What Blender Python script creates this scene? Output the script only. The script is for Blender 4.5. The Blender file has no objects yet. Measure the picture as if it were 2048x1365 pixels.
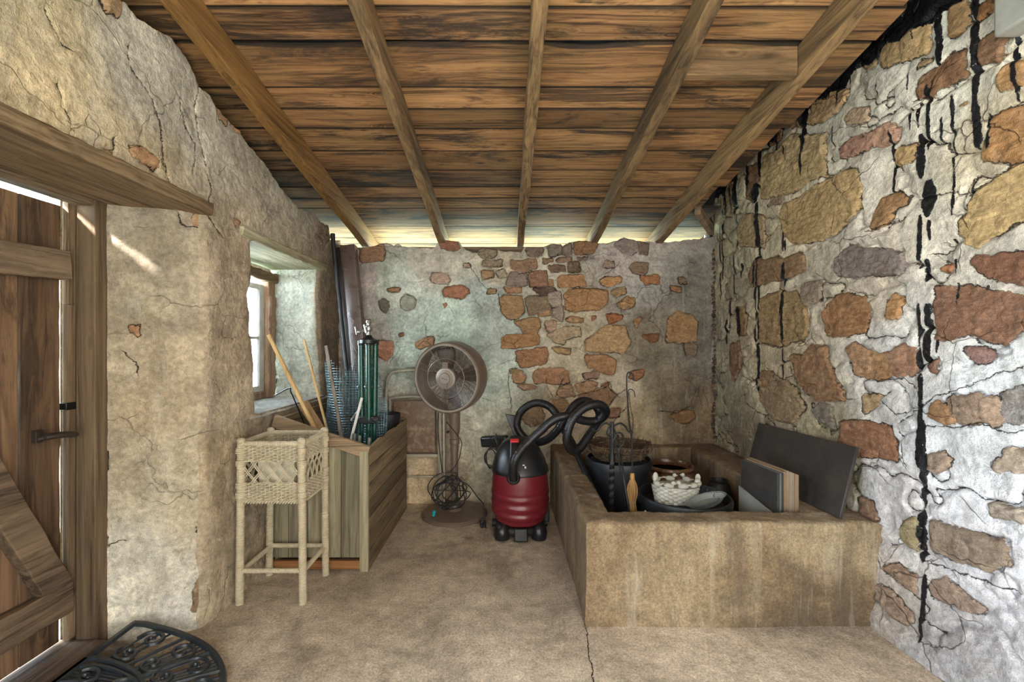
import bpy, math, random
import numpy as np
from mathutils import Vector, Matrix

R = random.Random(7)
PI = math.pi
SC = bpy.context.scene
COL = SC.collection

# ------------------------------------------------------------------ camera
cam_d = bpy.data.cameras.new('camera')
cam = bpy.data.objects.new('camera', cam_d)
COL.objects.link(cam)
CAMZ, FPX, VX, VY = 1.35, 900.0, 1011.0, 690.0      # eye height, focal length and vanishing point in 2048x1365 pixels
cam_d.sensor_width = 36.0
cam_d.lens = FPX / 2048 * 36.0
cam_d.shift_x = (1024 - VX) / 2048
cam_d.shift_y = (VY - 682.5) / 2048
cam_d.clip_start = 0.02
cam.location = (0, 0, CAMZ)
cam.rotation_euler = (PI / 2, 0, 0)
SC.camera = cam

# ------------------------------------------------------------------ light
SC.view_settings.view_transform = 'Standard'
SC.view_settings.look = 'None'
SC.view_settings.gamma = 1.0
SC.view_settings.use_curve_mapping = False
SC.view_settings.exposure = 0.0
W = bpy.data.worlds.new('world'); SC.world = W
W.use_nodes = True
bg = W.node_tree.nodes['Background']
bg.inputs['Color'].default_value = (0.72, 0.86, 1.0, 1)
bg.inputs["Strength"].default_value = 23.0

def light(name, kind, loc, rot=None, energy=10, color=(1, 1, 1), size=None, size_y=None, radius=None, target=None):
    d = bpy.data.lights.new(name, kind)
    o = bpy.data.objects.new(name, d); COL.objects.link(o)
    o.location = loc
    d.energy = energy; d.color = color
    if kind == 'AREA':
        d.shape = 'RECTANGLE'; d.size = size; d.size_y = size_y or size
    if radius is not None: d.shadow_soft_size = radius
    if target is not None:
        o.rotation_euler = (Vector(target) - Vector(loc)).to_track_quat('-Z', 'Y').to_euler()
    elif rot: o.rotation_euler = rot
    return o

SUN_DIR = Vector((0.20, 0.62, -0.185))
sun = light('sun', 'SUN', (-6, -6, 8), energy=42.0, color=(0.96, 0.98, 1.0))
sun.data.angle = math.radians(3.0)
sun.rotation_euler = SUN_DIR.to_track_quat('-Z', 'Y').to_euler()
# fill light added at a made-up, unseen doorway behind the camera
light('rear_fill_light', 'AREA', (0.35, -1.55, 1.15), energy=92, color=(1.0, 0.985, 0.975), size=2.3, size_y=2.0, target=(0.35, 5, 1.15))
# light added at an assumed, unseen side window behind the photographer (cool, reaches the stone wall on the right)
light('assumed_side_window_light', 'AREA', (-1.50, 0.12, 1.25), energy=30, color=(0.74, 0.84, 1.0), size=0.9, size_y=1.2, target=(2.0, 1.0, 0.75))
# daylight through the small window
light('small_window_daylight', 'AREA', (-1.93, 3.06, 1.5), energy=26, color=(0.78, 0.89, 1.0), size=0.7, size_y=0.8, target=(0.0, 3.5, 0.6))
# light of an assumed bare bulb on its flex, unseen behind the photographer
light('assumed_bulb_light', 'POINT', (0.66, 0.15, 2.12), energy=40, color=(1.0, 0.92, 0.82), radius=0.035)

SC.cycles.use_denoising = True
SC.cycles.max_bounces = 5
SC.cycles.diffuse_bounces = 3
SC.cycles.glossy_bounces = 3
SC.cycles.transmission_bounces = 4
SC.cycles.transparent_max_bounces = 6
SC.cycles.sample_clamp_indirect = 30.0
SC.cycles.caustics_reflective = False
SC.cycles.caustics_refractive = False
SC.cycles.use_adaptive_sampling = True
SC.cycles.adaptive_threshold = 0.12
SC.cycles.adaptive_min_samples = 16

# ------------------------------------------------------------------ geometry of rays through the photograph (used to survey the place)
def ray(px, py): return np.array([(px - VX) / FPX, 1.0, (VY - py) / FPX])
def onY(px, py, Y):
    d = ray(px, py); return Vector((d[0] * Y, Y, CAMZ + d[2] * Y))
def onX(px, py, X):
    d = ray(px, py); t = X / d[0]; return Vector((X, t, CAMZ + d[2] * t))
def onZ(px, py, z=0.0):
    d = ray(px, py); t = (z - CAMZ) / d[2]; return Vector((d[0] * t, t, z))
def onPlane(px, py, p, n):
    d = ray(px, py); o = np.array([0, 0, CAMZ]); t = np.dot(np.array(p) - o, n) / np.dot(d, n)
    return o + d * t

# ------------------------------------------------------------------ noise in numpy
def _h(xi, yi, s):
    h = (xi.astype(np.int64) * 374761393 + yi.astype(np.int64) * 668265263 + s * 1442695041) & 0xffffffff
    h = ((h ^ (h >> 13)) * 1274126177) & 0xffffffff
    return ((h ^ (h >> 16)) & 0xffff) / 65535.0
def vn(x, y, s=0):
    xi = np.floor(x); yi = np.floor(y); fx = x - xi; fy = y - yi
    fx = fx * fx * (3 - 2 * fx); fy = fy * fy * (3 - 2 * fy)
    a = _h(xi, yi, s); b = _h(xi + 1, yi, s); c = _h(xi, yi + 1, s); d = _h(xi + 1, yi + 1, s)
    return (a * (1 - fx) + b * fx) * (1 - fy) + (c * (1 - fx) + d * fx) * fy - 0.5
def fbm(x, y, s=0, o=4):
    x = np.asarray(x, float); y = np.asarray(y, float)
    r = 0; a = 1.0; t = 0
    for k in range(o):
        r = r + a * vn(x * 2 ** k + 17.3 * k, y * 2 ** k + 9.1 * k, s + k); t += a; a *= 0.5
    return r / t * 2
def sstep(v, a, b):
    t = np.clip((v - a) / (b - a), 0, 1); return t * t * (3 - 2 * t)
def lin(c):
    return tuple((v / 255 / 12.92) if v / 255 <= 0.04045 else ((v / 255 + 0.055) / 1.055) ** 2.4 for v in c)
def c4(*c): return lin(c) + (1.0,)

# ------------------------------------------------------------------ materials
class NT:
    def __init__(s, name):
        s.m = bpy.data.materials.new(name); s.m.use_nodes = True
        s.t = s.m.node_tree; s.b = s.t.nodes['Principled BSDF']
    def add(s, ty, ins=None, **props):
        n = s.t.nodes.new(ty)
        for k, v in props.items(): setattr(n, k, v)
        for k, v in (ins or {}).items(): s.set(n.inputs[k], v)
        return n
    def set(s, sock, v):
        if isinstance(v, bpy.types.NodeSocket): s.t.links.new(v, sock)
        else: sock.default_value = v
    def coord(s): return s.add('ShaderNodeTexCoord').outputs['Object']
    def mp(s, v, sc=(1, 1, 1), loc=(0, 0, 0), rot=(0, 0, 0)):
        return s.add('ShaderNodeMapping', {'Vector': v, 'Scale': sc, 'Location': loc, 'Rotation': rot}).outputs[0]
    def noise(s, v, sc, det=3.0, ro=0.55, dist=0.0):
        return s.add('ShaderNodeTexNoise', {'Vector': v, 'Scale': sc, 'Detail': det, 'Roughness': ro, 'Distortion': dist}).outputs[0]
    def noisec(s, v, sc, det=2.0):
        return s.add('ShaderNodeTexNoise', {'Vector': v, 'Scale': sc, 'Detail': det}).outputs[1]
    def vor(s, v, sc, feat='F1', out='Distance'):
        return s.add('ShaderNodeTexVoronoi', {'Vector': v, 'Scale': sc}, feature=feat).outputs[out]
    def math(s, op, a, b=0.0, c=0.0):
        n = s.add('ShaderNodeMath', operation=op)
        s.set(n.inputs[0], a); s.set(n.inputs[1], b); s.set(n.inputs[2], c)
        return n.outputs[0]
    def mr(s, v, a, b, c=0.0, d=1.0):
        return s.add('ShaderNodeMapRange', {'Value': v, 'From Min': a, 'From Max': b, 'To Min': c, 'To Max': d}).outputs[0]
    def mix(s, f, a, b, blend='MIX'):
        n = s.add('ShaderNodeMix', data_type='RGBA', blend_type=blend)
        s.set(n.inputs[0], f); s.set(n.inputs[6], a); s.set(n.inputs[7], b)
        return n.outputs[2]
    def ramp(s, f, stops):
        n = s.add('ShaderNodeValToRGB', {'Fac': f}); e = n.color_ramp.elements
        while len(e) < len(stops): e.new(0.5)
        for k, (p, c) in enumerate(stops): e[k].position = p; e[k].color = c
        return n.outputs[0]
    def attr(s, name, out='Fac'):
        return s.add('ShaderNodeAttribute', attribute_name=name).outputs[out]
    def scale(s, v, f):
        n = s.add('ShaderNodeVectorMath', operation='SCALE'); s.set(n.inputs[0], v); s.set(n.inputs[3], f); return n.outputs[0]
    def vadd(s, a, b):
        n = s.add('ShaderNodeVectorMath', operation='ADD'); s.set(n.inputs[0], a); s.set(n.inputs[1], b); return n.outputs[0]
    def bump(s, h, st=0.5, dist=0.01, nrm=None):
        ins = {'Height': h, 'Strength': st, 'Distance': dist}
        if nrm is not None: ins['Normal'] = nrm
        return s.add('ShaderNodeBump', ins).outputs[0]
    def done(s, col=None, rough=None, nrm=None, metal=None, spec=None):
        if col is not None: s.set(s.b.inputs['Base Color'], col)
        if rough is not None: s.set(s.b.inputs['Roughness'], rough)
        if nrm is not None: s.set(s.b.inputs['Normal'], nrm)
        if metal is not None: s.set(s.b.inputs['Metallic'], metal)
        if spec is not None: s.set(s.b.inputs['Specular IOR Level'], spec)
        return s.m

def mat_wall(name, crack=1.0, mott=1.0, dirt=0.5):
    s = NT(name); P = s.coord()
    n1 = s.noise(P, 2.2, 4, 0.6, 0.6); n2 = s.noise(P, 9, 5, 0.65, 0.4); n3 = s.noise(P, 45, 4, 0.65); n4 = s.noise(P, 260, 3, 0.7)
    base = s.attr('base', 'Color')
    k1 = s.mr(n1, 0.36, 0.64, 1 - 0.24 * mott, 1 + 0.18 * mott); k2 = s.mr(n2, 0.36, 0.64, 1 - 0.24 * mott, 1 + 0.20 * mott); k3 = s.math('MULTIPLY', s.mr(n3, 0.36, 0.64, 0.78, 1.17), s.mr(n4, 0.36, 0.64, 0.84, 1.13))
    k = s.math('MULTIPLY', s.math('MULTIPLY', k1, k2), k3)
    pl = s.scale(base, k)
    # vertical lime runs and dirt runs
    runs = s.noise(s.mp(P, (9, 9, 0.9)), 1.6, 5, 0.7, 0.5)
    pl = s.mix(s.mr(runs, 0.56, 0.78, 0, 0.42), pl, c4(205, 202, 192))
    pl = s.mix(s.mr(s.noise(s.mp(P, (7, 7, 1.3), (3, 5, 1)), 1.3, 6, 0.75, 0.8), 0.55, 0.75, 0, dirt), pl, c4(122, 98, 72))
    pl = s.mix(s.mr(s.noise(s.mp(P, (1, 1, 1), (8, 2, 4)), 5.5, 6, 0.8, 1.2), 0.58, 0.66, 0, dirt * 0.8), pl, c4(134, 110, 82))
    pits = s.math('MULTIPLY', s.mr(s.noise(P, 120, 2, 0.6), 0.66, 0.73), s.mr(s.noise(s.mp(P, loc=(5, 5, 5)), 4, 3), 0.45, 0.65))
    pl = s.mix(s.math('MULTIPLY', pits, 0.75), pl, c4(70, 55, 42))
    # fine random cracks
    wob = s.vadd(P, s.scale(s.noisec(P, 5, 3), 0.14))
    wob = s.vadd(wob, s.scale(s.noisec(P, 30, 2), 0.02))
    ve = s.vor(wob, 3.6, 'DISTANCE_TO_EDGE')
    cm = s.math('MULTIPLY', s.mr(ve, 0.003, 0.010, 1, 0), s.mr(s.noise(s.mp(P, loc=(1, 7, 3)), 3.0, 2), 0.50, 0.58))
    cm = s.math('MULTIPLY', cm, crack)
    # stones
    sd = s.math('ADD', s.attr('sd'), s.mr(n3, 0.2, 0.8, -0.010, 0.010))
    sd = s.math('ADD', sd, s.mr(n4, 0.2, 0.8, -0.002, 0.002))
    ms = s.mr(sd, -0.0015, 0.002)
    sc = s.attr('scol', 'Color')
    strat = s.noise(s.mp(P, (5, 5, 26)), 1.4, 6, 0.72, 1.5)
    sk = s.math('MULTIPLY', s.mr(strat, 0.3, 0.7, 0.74, 1.22), s.mr(n3, 0.36, 0.64, 0.78, 1.20))
    st = s.scale(sc, sk)
    st = s.mix(s.mr(s.noise(s.mp(P, loc=(9, 1, 2)), 8, 6, 0.75, 1.0), 0.54, 0.68, 0, 0.6), st, c4(104, 70, 40))
    st = s.mix(s.mr(s.noise(s.mp(P, loc=(2, 8, 6)), 11, 5, 0.75, 0.7), 0.58, 0.72, 0, 0.55), st, c4(186, 176, 160))
    st = s.mix(s.mr(s.noise(s.mp(P, (1, 1, 1.8), (6, 3, 1)), 17, 7, 0.8, 0.8), 0.40, 0.62, 0.55, 0), st, s.scale(sc, 0.42))
    st = s.mix(s.mr(s.noise(s.mp(P, (1, 1, 1.6), (1, 5, 7)), 24, 6, 0.8, 0.8), 0.52, 0.66, 0, 0.5), st, s.scale(sc, 1.5))
    col = s.mix(ms, pl, st)
    gap = s.math('MULTIPLY', s.mr(s.math('ABSOLUTE', s.math('ADD', sd, 0.001)), 0.0012, 0.0030, 1, 0), s.mr(s.noise(s.mp(P, loc=(4, 4, 9)), 7, 3), 0.46, 0.56))
    # traced cracks
    cr = s.math('ADD', s.attr('cr'), s.mr(n3, 0.25, 0.75, -0.006, 0.006))
    ct = s.math('MULTIPLY', s.mr(s.math('ABSOLUTE', cr), 0.0007, 0.0026, 1, 0), s.mr(s.attr('cd'), 0.012, 0.020, 1, 0))
    g = s.math('MAXIMUM', s.math('MAXIMUM', gap, ct), cm)
    col = s.mix(s.math('MULTIPLY', g, 0.9), col, c4(38, 30, 24))
    # tar
    td = s.math('ADD', s.attr('tar'), s.mr(n3, 0.2, 0.8, -0.005, 0.006))
    td = s.math('ADD', td, s.mr(n4, 0.2, 0.8, -0.004, 0.004))
    mt = s.mr(td, -0.0005, 0.0012)
    mt = s.math('MULTIPLY', mt, s.mr(s.noise(s.mp(P, loc=(3, 3, 3)), 60, 3, 0.7), 0.28, 0.34))
    col = s.mix(mt, col, c4(24, 24, 27))
    h = s.math('ADD', s.math('MULTIPLY', n2, 0.9), s.math('MULTIPLY', n3, 0.55))
    h = s.math('ADD', h, s.math('MULTIPLY', n4, 0.12))
    h = s.math('ADD', h, s.math('MULTIPLY', s.math('MULTIPLY', strat, ms), 0.5))
    h = s.math('SUBTRACT', h, s.math('MULTIPLY', g, 0.6))
    rough = s.mr(mt, 0, 1, 0.92, 0.33)
    return s.done(col, rough, s.bump(h, 1.0, 0.014), spec=0.25)

def mat_concrete(name, c1, c2, c3, pit=1.0, streak=0.0, spot=None, bumpd=0.004):
    s = NT(name); P = s.coord()
    n1 = s.noise(P, 1.6, 5, 0.6, 0.5); n2 = s.noise(P, 11, 5, 0.7); n3 = s.noise(P, 90, 3, 0.7); n4 = s.noise(P, 330, 2, 0.7)
    col = s.ramp(n1, [(0.32, c1), (0.5, c2), (0.68, c3)])
    col = s.scale(col, s.mr(n2, 0.36, 0.64, 0.80, 1.18))
    col = s.scale(col, s.math('MULTIPLY', s.mr(n3, 0.36, 0.64, 0.74, 1.24), s.mr(n4, 0.36, 0.64, 0.80, 1.18)))
    if streak:
        st = s.noise(s.mp(P, (6, 6, 0.7)), 1.5, 5, 0.7, 0.3)
        col = s.mix(s.mr(st, 0.5, 0.7, 0, streak), col, c4(84, 74, 62))
        st = s.noise(s.mp(P, (5, 5, 0.5), (3, 3, 3)), 1.7, 4, 0.7, 0.3)
        col = s.mix(s.mr(st, 0.55, 0.75, 0, streak * 0.8), col, c4(190, 182, 165))
    sp = s.mr(s.noise(s.mp(P, loc=(3, 1, 5)), 150, 2, 0.6), 0.64, 0.70, 0, 0.65 * pit)
    col = s.mix(sp, col, c4(70, 56, 42))
    sp = s.mr(s.noise(s.mp(P, loc=(7, 1, 2)), 190, 2, 0.6), 0.66, 0.72, 0, 0.5 * pit)
    col = s.mix(sp, col, c4(205, 190, 165))
    stain = s.mr(s.noise(s.mp(P, loc=(11, 4, 2)), 2.6, 4, 0.6, 0.8), 0.56, 0.72, 0, 0.45)
    col = s.mix(stain, col, c4(78, 68, 56))
    if spot:
        sm = s.attr('stain'); col = s.mix(s.math('MULTIPLY', sm, s.mr(n2, 0.3, 0.7, 0.5, 1.0)), col, c4(66, 58, 50))
    cr = s.math('ADD', s.attr('cr'), s.mr(s.noise(P, 40, 3), 0.25, 0.75, -0.006, 0.006))
    ct = s.math('MULTIPLY', s.mr(s.math('ABSOLUTE', cr), 0.0012, 0.0035, 1, 0), s.attr('cw'))
    col = s.mix(ct, col, c4(30, 24, 20))
    h = s.math('ADD', s.math('MULTIPLY', n3, 0.7), s.math('MULTIPLY', n4, 0.25))
    h = s.math('ADD', h, s.math('MULTIPLY', n2, 0.8))
    h = s.math('SUBTRACT', h, ct)
    return s.done(col, 0.9, s.bump(h, 0.7, bumpd), spec=0.3)

def mat_wood(name, c1, c2, axis=1, stain=0.0, scol=(34, 30, 26), rough=0.75, sc=1.0, knots=0.5, white=0.0, green=0.0, tones=(0.62, 1.28)):
    """c1 dark, c2 light; the grain runs along the axis"""
    s = NT(name)
    P0 = s.coord()
    rnd = s.attr('rnd')
    oi = s.add('ShaderNodeObjectInfo').outputs['Random']
    rr = s.math('ADD', rnd, oi)
    off = s.add('ShaderNodeCombineXYZ', {0: s.math('MULTIPLY', rr, 13.1), 1: s.math('MULTIPLY', rr, 27.7), 2: s.math('MULTIPLY', rr, 7.3)}).outputs[0]
    P = s.vadd(P0, off)
    g = [24 * sc] * 3; g[axis] = 0.9
    w = [5 * sc] * 3; w[axis] = 1.0 * sc
    wob = s.noise(s.mp(P, tuple(w)), 1.0, 3, 0.5, 0.4)
    Pw = s.vadd(s.mp(P, tuple(g)), s.scale(s.noisec(s.mp(P, tuple(w)), 1.0, 2), 1.6))
    gr = s.noise(Pw, 1.3, 6, 0.62, 1.2)
    f = [90 * sc] * 3; f[axis] = 3 * sc
    fine = s.noise(s.mp(P, tuple(f)), 1.0, 3, 0.7)
    k = [5.5 * sc] * 3; k[axis] = 2.2 * sc
    kd = s.vor(s.mp(P, tuple(k)), 1.0)
    kn = s.mr(kd, 0.03, 0.11, knots, 0)
    rings = s.math('MULTIPLY', s.math('SINE', s.math('MULTIPLY', kd, 90)), s.mr(kd, 0.05, 0.22, 0.20 * knots, 0))
    v = s.math('ADD', gr, s.math('MULTIPLY', s.math('SUBTRACT', fine, 0.5), 0.35))
    v = s.math('ADD', v, s.math('MULTIPLY', s.math('SUBTRACT', wob, 0.5), 0.4))
    v = s.math('SUBTRACT', v, rings)
    mid = tuple((a * 0.45 + b * 0.55) for a, b in zip(c1, c2))
    col = s.ramp(v, [(0.30, c1), (0.48, mid), (0.68, c2)])
    col = s.mix(kn, col, tuple(x * 0.35 for x in c1[:3]) + (1,))
    tone = s.math('FRACT', s.math('MULTIPLY', rr, 7.77))
    col = s.scale(col, s.mr(tone, 0, 1, *tones))
    if green:
        col = s.mix(s.mr(s.noise(s.mp(P, loc=(3, 3, 1)), 2.2, 3), 0.45, 0.62, 0, green), col, c4(120, 122, 80))
    if white:
        col = s.mix(s.mr(s.noise(s.mp(P, tuple(g)), 1.1, 4, 0.7), 0.5, 0.68, 0, white), col, c4(190, 184, 170))
    if stain:
        q = [6.0] * 3; q[axis] = 1.1
        sn = s.noise(s.mp(P, tuple(q), (1.7, 2.3, 4.1)), 1.0, 6, 0.74, 0.7)
        sn = s.math('ADD', sn, s.math('MULTIPLY', s.math('SUBTRACT', fine, 0.5), 0.30))
        sm = s.mr(sn, 0.50, 0.60, 0, stain)
        sm = s.math('MULTIPLY', sm, s.mr(s.math('FRACT', s.math('MULTIPLY', rr, 3.31)), 0.0, 0.6, 0.55, 1.0))
        col = s.mix(sm, col, c4(*scol))
    edge_dark = s.math('MULTIPLY', s.attr('edge'), s.mr(wob, 0.3, 0.6, 0.75, 1.0))
    col = s.mix(s.math('MULTIPLY', edge_dark, 0.95), col, c4(26, 20, 16))
    h = s.math('ADD', s.math('MULTIPLY', fine, 0.6), s.math('MULTIPLY', gr, 0.7))
    return s.done(col, rough, s.bump(h, 0.5, 0.004), spec=0.3)

def mat_plain(name, c, rough=0.5, metal=0.0, var=0.12, bump=0.0, bsc=60, dirt=0.0, dcol=(90, 80, 66), spec=0.5, dsc=6):
    s = NT(name); P = s.coord()
    n = s.noise(P, 14, 4, 0.6)
    col = s.scale(s.add('ShaderNodeRGB').outputs[0], s.mr(n, 0.3, 0.7, 1 - var, 1 + var))
    s.t.nodes['RGB'].outputs[0].default_value = c
    if dirt:
        col = s.mix(s.mr(s.noise(P, dsc, 6, 0.75, 0.6), 0.48, 0.66, 0, dirt), col, c4(*dcol))
    nr = s.bump(s.noise(P, bsc, 3), 0.5, bump) if bump else None
    rg = s.mr(s.noise(P, 9, 3), 0.3, 0.7, max(0.02, rough - 0.08), min(1, rough + 0.1))
    return s.done(col, rg, nr, metal, spec)

M = {}
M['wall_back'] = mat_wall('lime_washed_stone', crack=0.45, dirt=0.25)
M['wall_right'] = mat_wall('whitewashed_rubble', crack=0.6, mott=1.0, dirt=0.4)
M['wall_left'] = mat_wall('rough_plaster', crack=0.35, mott=0.9, dirt=0.5)
M['floor'] = mat_concrete('floor_concrete', c4(164, 149, 131), c4(190, 173, 152), c4(208, 192, 170), 1.0, spot=True)
M['tub'] = mat_concrete('trough_concrete', c4(95, 79, 60), c4(125, 106, 82), c4(151, 134, 108), 0.5, streak=0.7, bumpd=0.003)
M['ceil'] = mat_wood('ceiling_boards', c4(62, 41, 27), c4(168, 124, 82), 0, stain=0.95, scol=(40, 34, 31), knots=0.55, green=0.10, sc=1.35, tones=(0.48, 1.42))
M['rafter'] = mat_wood('rafter_timber', c4(66, 50, 35), c4(144, 115, 80), 1, stain=0.6, scol=(64, 54, 44), knots=0.4)
M['rafter_gold'] = mat_wood('golden_rafter_timber', c4(104, 72, 36), c4(180, 134, 76), 1, stain=0.12, knots=0.4)
M['lintel'] = mat_wood('lintel_timber', c4(88, 66, 44), c4(160, 134, 104), 1, stain=0.3, knots=0.3)
M['winlintel'] = mat_wood('pale_lintel_timber', c4(120, 110, 84), c4(182, 178, 150), 1, stain=0.3, scol=(96, 80, 60), knots=0.3)
M['door'] = mat_wood('door_boards', c4(68, 48, 34), c4(132, 102, 76), 2, stain=0.7, scol=(36, 28, 22), knots=0.4)
M['door_y'] = mat_wood('door_battens', c4(74, 58, 44), c4(146, 122, 98), 1, stain=0.4, scol=(60, 48, 38), knots=0.4)
M['post'] = mat_wood('door_post_timber', c4(74, 58, 42), c4(136, 112, 86), 2, stain=0.2, knots=0.3)
M['crate_v'] = mat_wood('weathered_crate_boards', c4(104, 96, 78), c4(160, 152, 126), 2, stain=0.3, scol=(62, 54, 44), knots=0.4, green=0.12)
M['crate_y'] = mat_wood('weathered_crate_side', c4(96, 80, 62), c4(154, 134, 106), 1, stain=0.5, scol=(66, 58, 48), knots=0.4, green=0.08)
M['crate_x'] = mat_wood('weathered_crate_rail', c4(88, 72, 56), c4(150, 128, 102), 0, stain=0.25, knots=0.4)
M['orange_x'] = mat_wood('fresh_pine_rail', c4(130, 84, 48), c4(178, 128, 82), 0, knots=0.3)
M['stick'] = mat_wood('pale_pine_stick', c4(176, 138, 88), c4(222, 190, 140), 2, knots=0.2)
M['greystick'] = mat_wood('grey_stick', c4(128, 118, 104), c4(186, 176, 158), 2, knots=0.3)
M['slat'] = mat_wood('brown_slat', c4(120, 92, 62), c4(172, 140, 104), 2, knots=0.3)
M['white_paint'] = mat_plain('chalky_white_paint', c4(214, 214, 208), 0.6, dirt=0.35, dcol=(150, 140, 120))
M['frame'] = mat_wood('window_frame_timber', c4(96, 70, 50), c4(160, 128, 100), 2, stain=0.2, white=0.55)
M['rattan'] = mat_plain('cream_rattan', c4(194, 182, 156), 0.6, var=0.14, bump=0.001, bsc=150, dirt=0.35, dcol=(150, 128, 86), dsc=22)
M['liner'] = mat_plain('cream_plastic', c4(206, 200, 178), 0.4)
M['fanbrown'] = mat_plain('bronze_plastic', c4(104, 88, 76), 0.38, var=0.05, dirt=0.12, dcol=(130, 116, 96))
M['fangrille'] = mat_plain('bronze_wire', c4(98, 84, 74), 0.42, metal=0.15, var=0.04)
M['fanblade'] = mat_plain('dark_fan_blade', c4(50, 40, 36), 0.4)
M['fanhub'] = mat_plain('pewter_hub', c4(150, 140, 130), 0.35, metal=0.3)
M['black'] = mat_plain('black_plastic', c4(26, 27, 30), 0.35, var=0.2)
M['blackmatt'] = mat_plain('matt_black_rubber', c4(24, 24, 26), 0.55, var=0.2)
M['hose'] = mat_plain('black_ribbed_hose', c4(22, 22, 25), 0.42, var=0.15)
M['bin'] = mat_plain('black_bin_plastic', c4(28, 31, 36), 0.45, var=0.15)
M['binin'] = mat_plain('dark_bin_contents', c4(20, 20, 21), 0.8)
M['red'] = mat_plain('dark_red_plastic', c4(104, 26, 34), 0.36, var=0.08, bump=0.0006, bsc=200)
M['redlatch'] = mat_plain('bright_red_plastic', c4(205, 45, 55), 0.4)
M['greytext'] = mat_plain('pale_print', c4(190, 190, 190), 0.5)
M['iron'] = mat_plain('black_iron', c4(30, 29, 30), 0.42, metal=0.5, var=0.2, bump=0.001)
M['rust'] = mat_plain('rusty_iron', c4(52, 42, 36), 0.6, metal=0.3, bump=0.001, dirt=0.3, dcol=(92, 66, 44))
M['green'] = mat_plain('green_enamel', c4(14, 66, 54), 0.28, var=0.06)
M['silver'] = mat_plain('polished_metal', c4(150, 150, 146), 0.38, metal=0.9)
M['pipe'] = mat_plain('galvanised_pipe', c4(140, 142, 138), 0.4, metal=0.7)
M['wire'] = mat_plain('blue_grey_wire', c4(104, 134, 142), 0.4, metal=0.25)
M['gutter'] = mat_plain('brown_gutter_metal', c4(84, 68, 62), 0.3, var=0.06)
M['gutterdark'] = mat_plain('dark_brown_gutter_metal', c4(48, 38, 34), 0.4)
M['chairtube'] = mat_plain('beige_metal_tube', c4(176, 170, 152), 0.35, metal=0.3, dirt=0.2)
M['chairpanel'] = mat_plain('brown_splattered_metal', c4(112, 88, 68), 0.3, dirt=0.75, dcol=(170, 150, 128), dsc=16)
M['straw'] = mat_plain('golden_straw', c4(142, 106, 58), 0.6, var=0.25, bump=0.002, bsc=120)
M['jar'] = mat_plain('brown_glaze', c4(84, 56, 40), 0.22, dirt=0.55, dcol=(140, 108, 76))
M['jarin'] = mat_plain('dark_glaze', c4(26, 17, 13), 0.12)
M['plaster'] = mat_plain('white_plaster_ornament', c4(176, 174, 162), 0.7, dirt=0.35, dcol=(120, 114, 98), dsc=26)
M['dish'] = mat_plain('grey_ridged_plastic', c4(104, 108, 104), 0.45)
M['twig'] = mat_plain('dark_woven_twigs', c4(62, 48, 37), 0.6, var=0.4, dirt=0.5, dcol=(150, 124, 88), dsc=30)
M['slate'] = mat_plain('black_slate', c4(46, 44, 44), 0.5, var=0.15, bump=0.002, bsc=30, dirt=0.45, dcol=(84, 74, 62), dsc=9)
M['slate2'] = mat_plain('grey_slate', c4(92, 98, 100), 0.5, dirt=0.4, dcol=(60, 62, 64), dsc=12)
M['tiletan'] = mat_plain('tan_tile_edge', c4(138, 116, 92), 0.7, var=0.1)
M['tilegrey'] = mat_plain('grey_tile', c4(132, 130, 124), 0.6)
M['tar'] = mat_plain('black_bitumen', c4(28, 31, 35), 0.4, var=0.3, bump=0.01, bsc=14)
M['teal'] = mat_plain('teal_plastic', c4(30, 150, 165), 0.4)
M['greybox'] = mat_plain('grey_metal_box', c4(150, 148, 142), 0.5)
M['mat'] = mat_plain('black_cast_rubber', c4(34, 40, 46), 0.36, var=0.2, bump=0.0015, bsc=150, dirt=0.15, dcol=(84, 84, 80), dsc=20)
M['ground'] = mat_plain('pale_bounce_ground', c4(214, 230, 204), 0.95, var=0.2)  # unseen ground, made extra pale to bounce light onto the eave boards
M['membrane'] = mat_plain('roofing_sheet', c4(34, 30, 28), 0.8)
_s = NT('window_glass'); _s.b.inputs['Transmission Weight'].default_value = 1.0
_s.b.inputs['IOR'].default_value = 1.1; M['glass'] = _s.done(c4(240, 246, 250), 0.02)
_s = NT('lit_bulb_glass'); _s.b.inputs['Emission Color'].default_value = (1, .83, .6, 1); _s.b.inputs['Emission Strength'].default_value = 6.0
M['bulb'] = _s.done(c4(255, 240, 210), 0.3)

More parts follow.
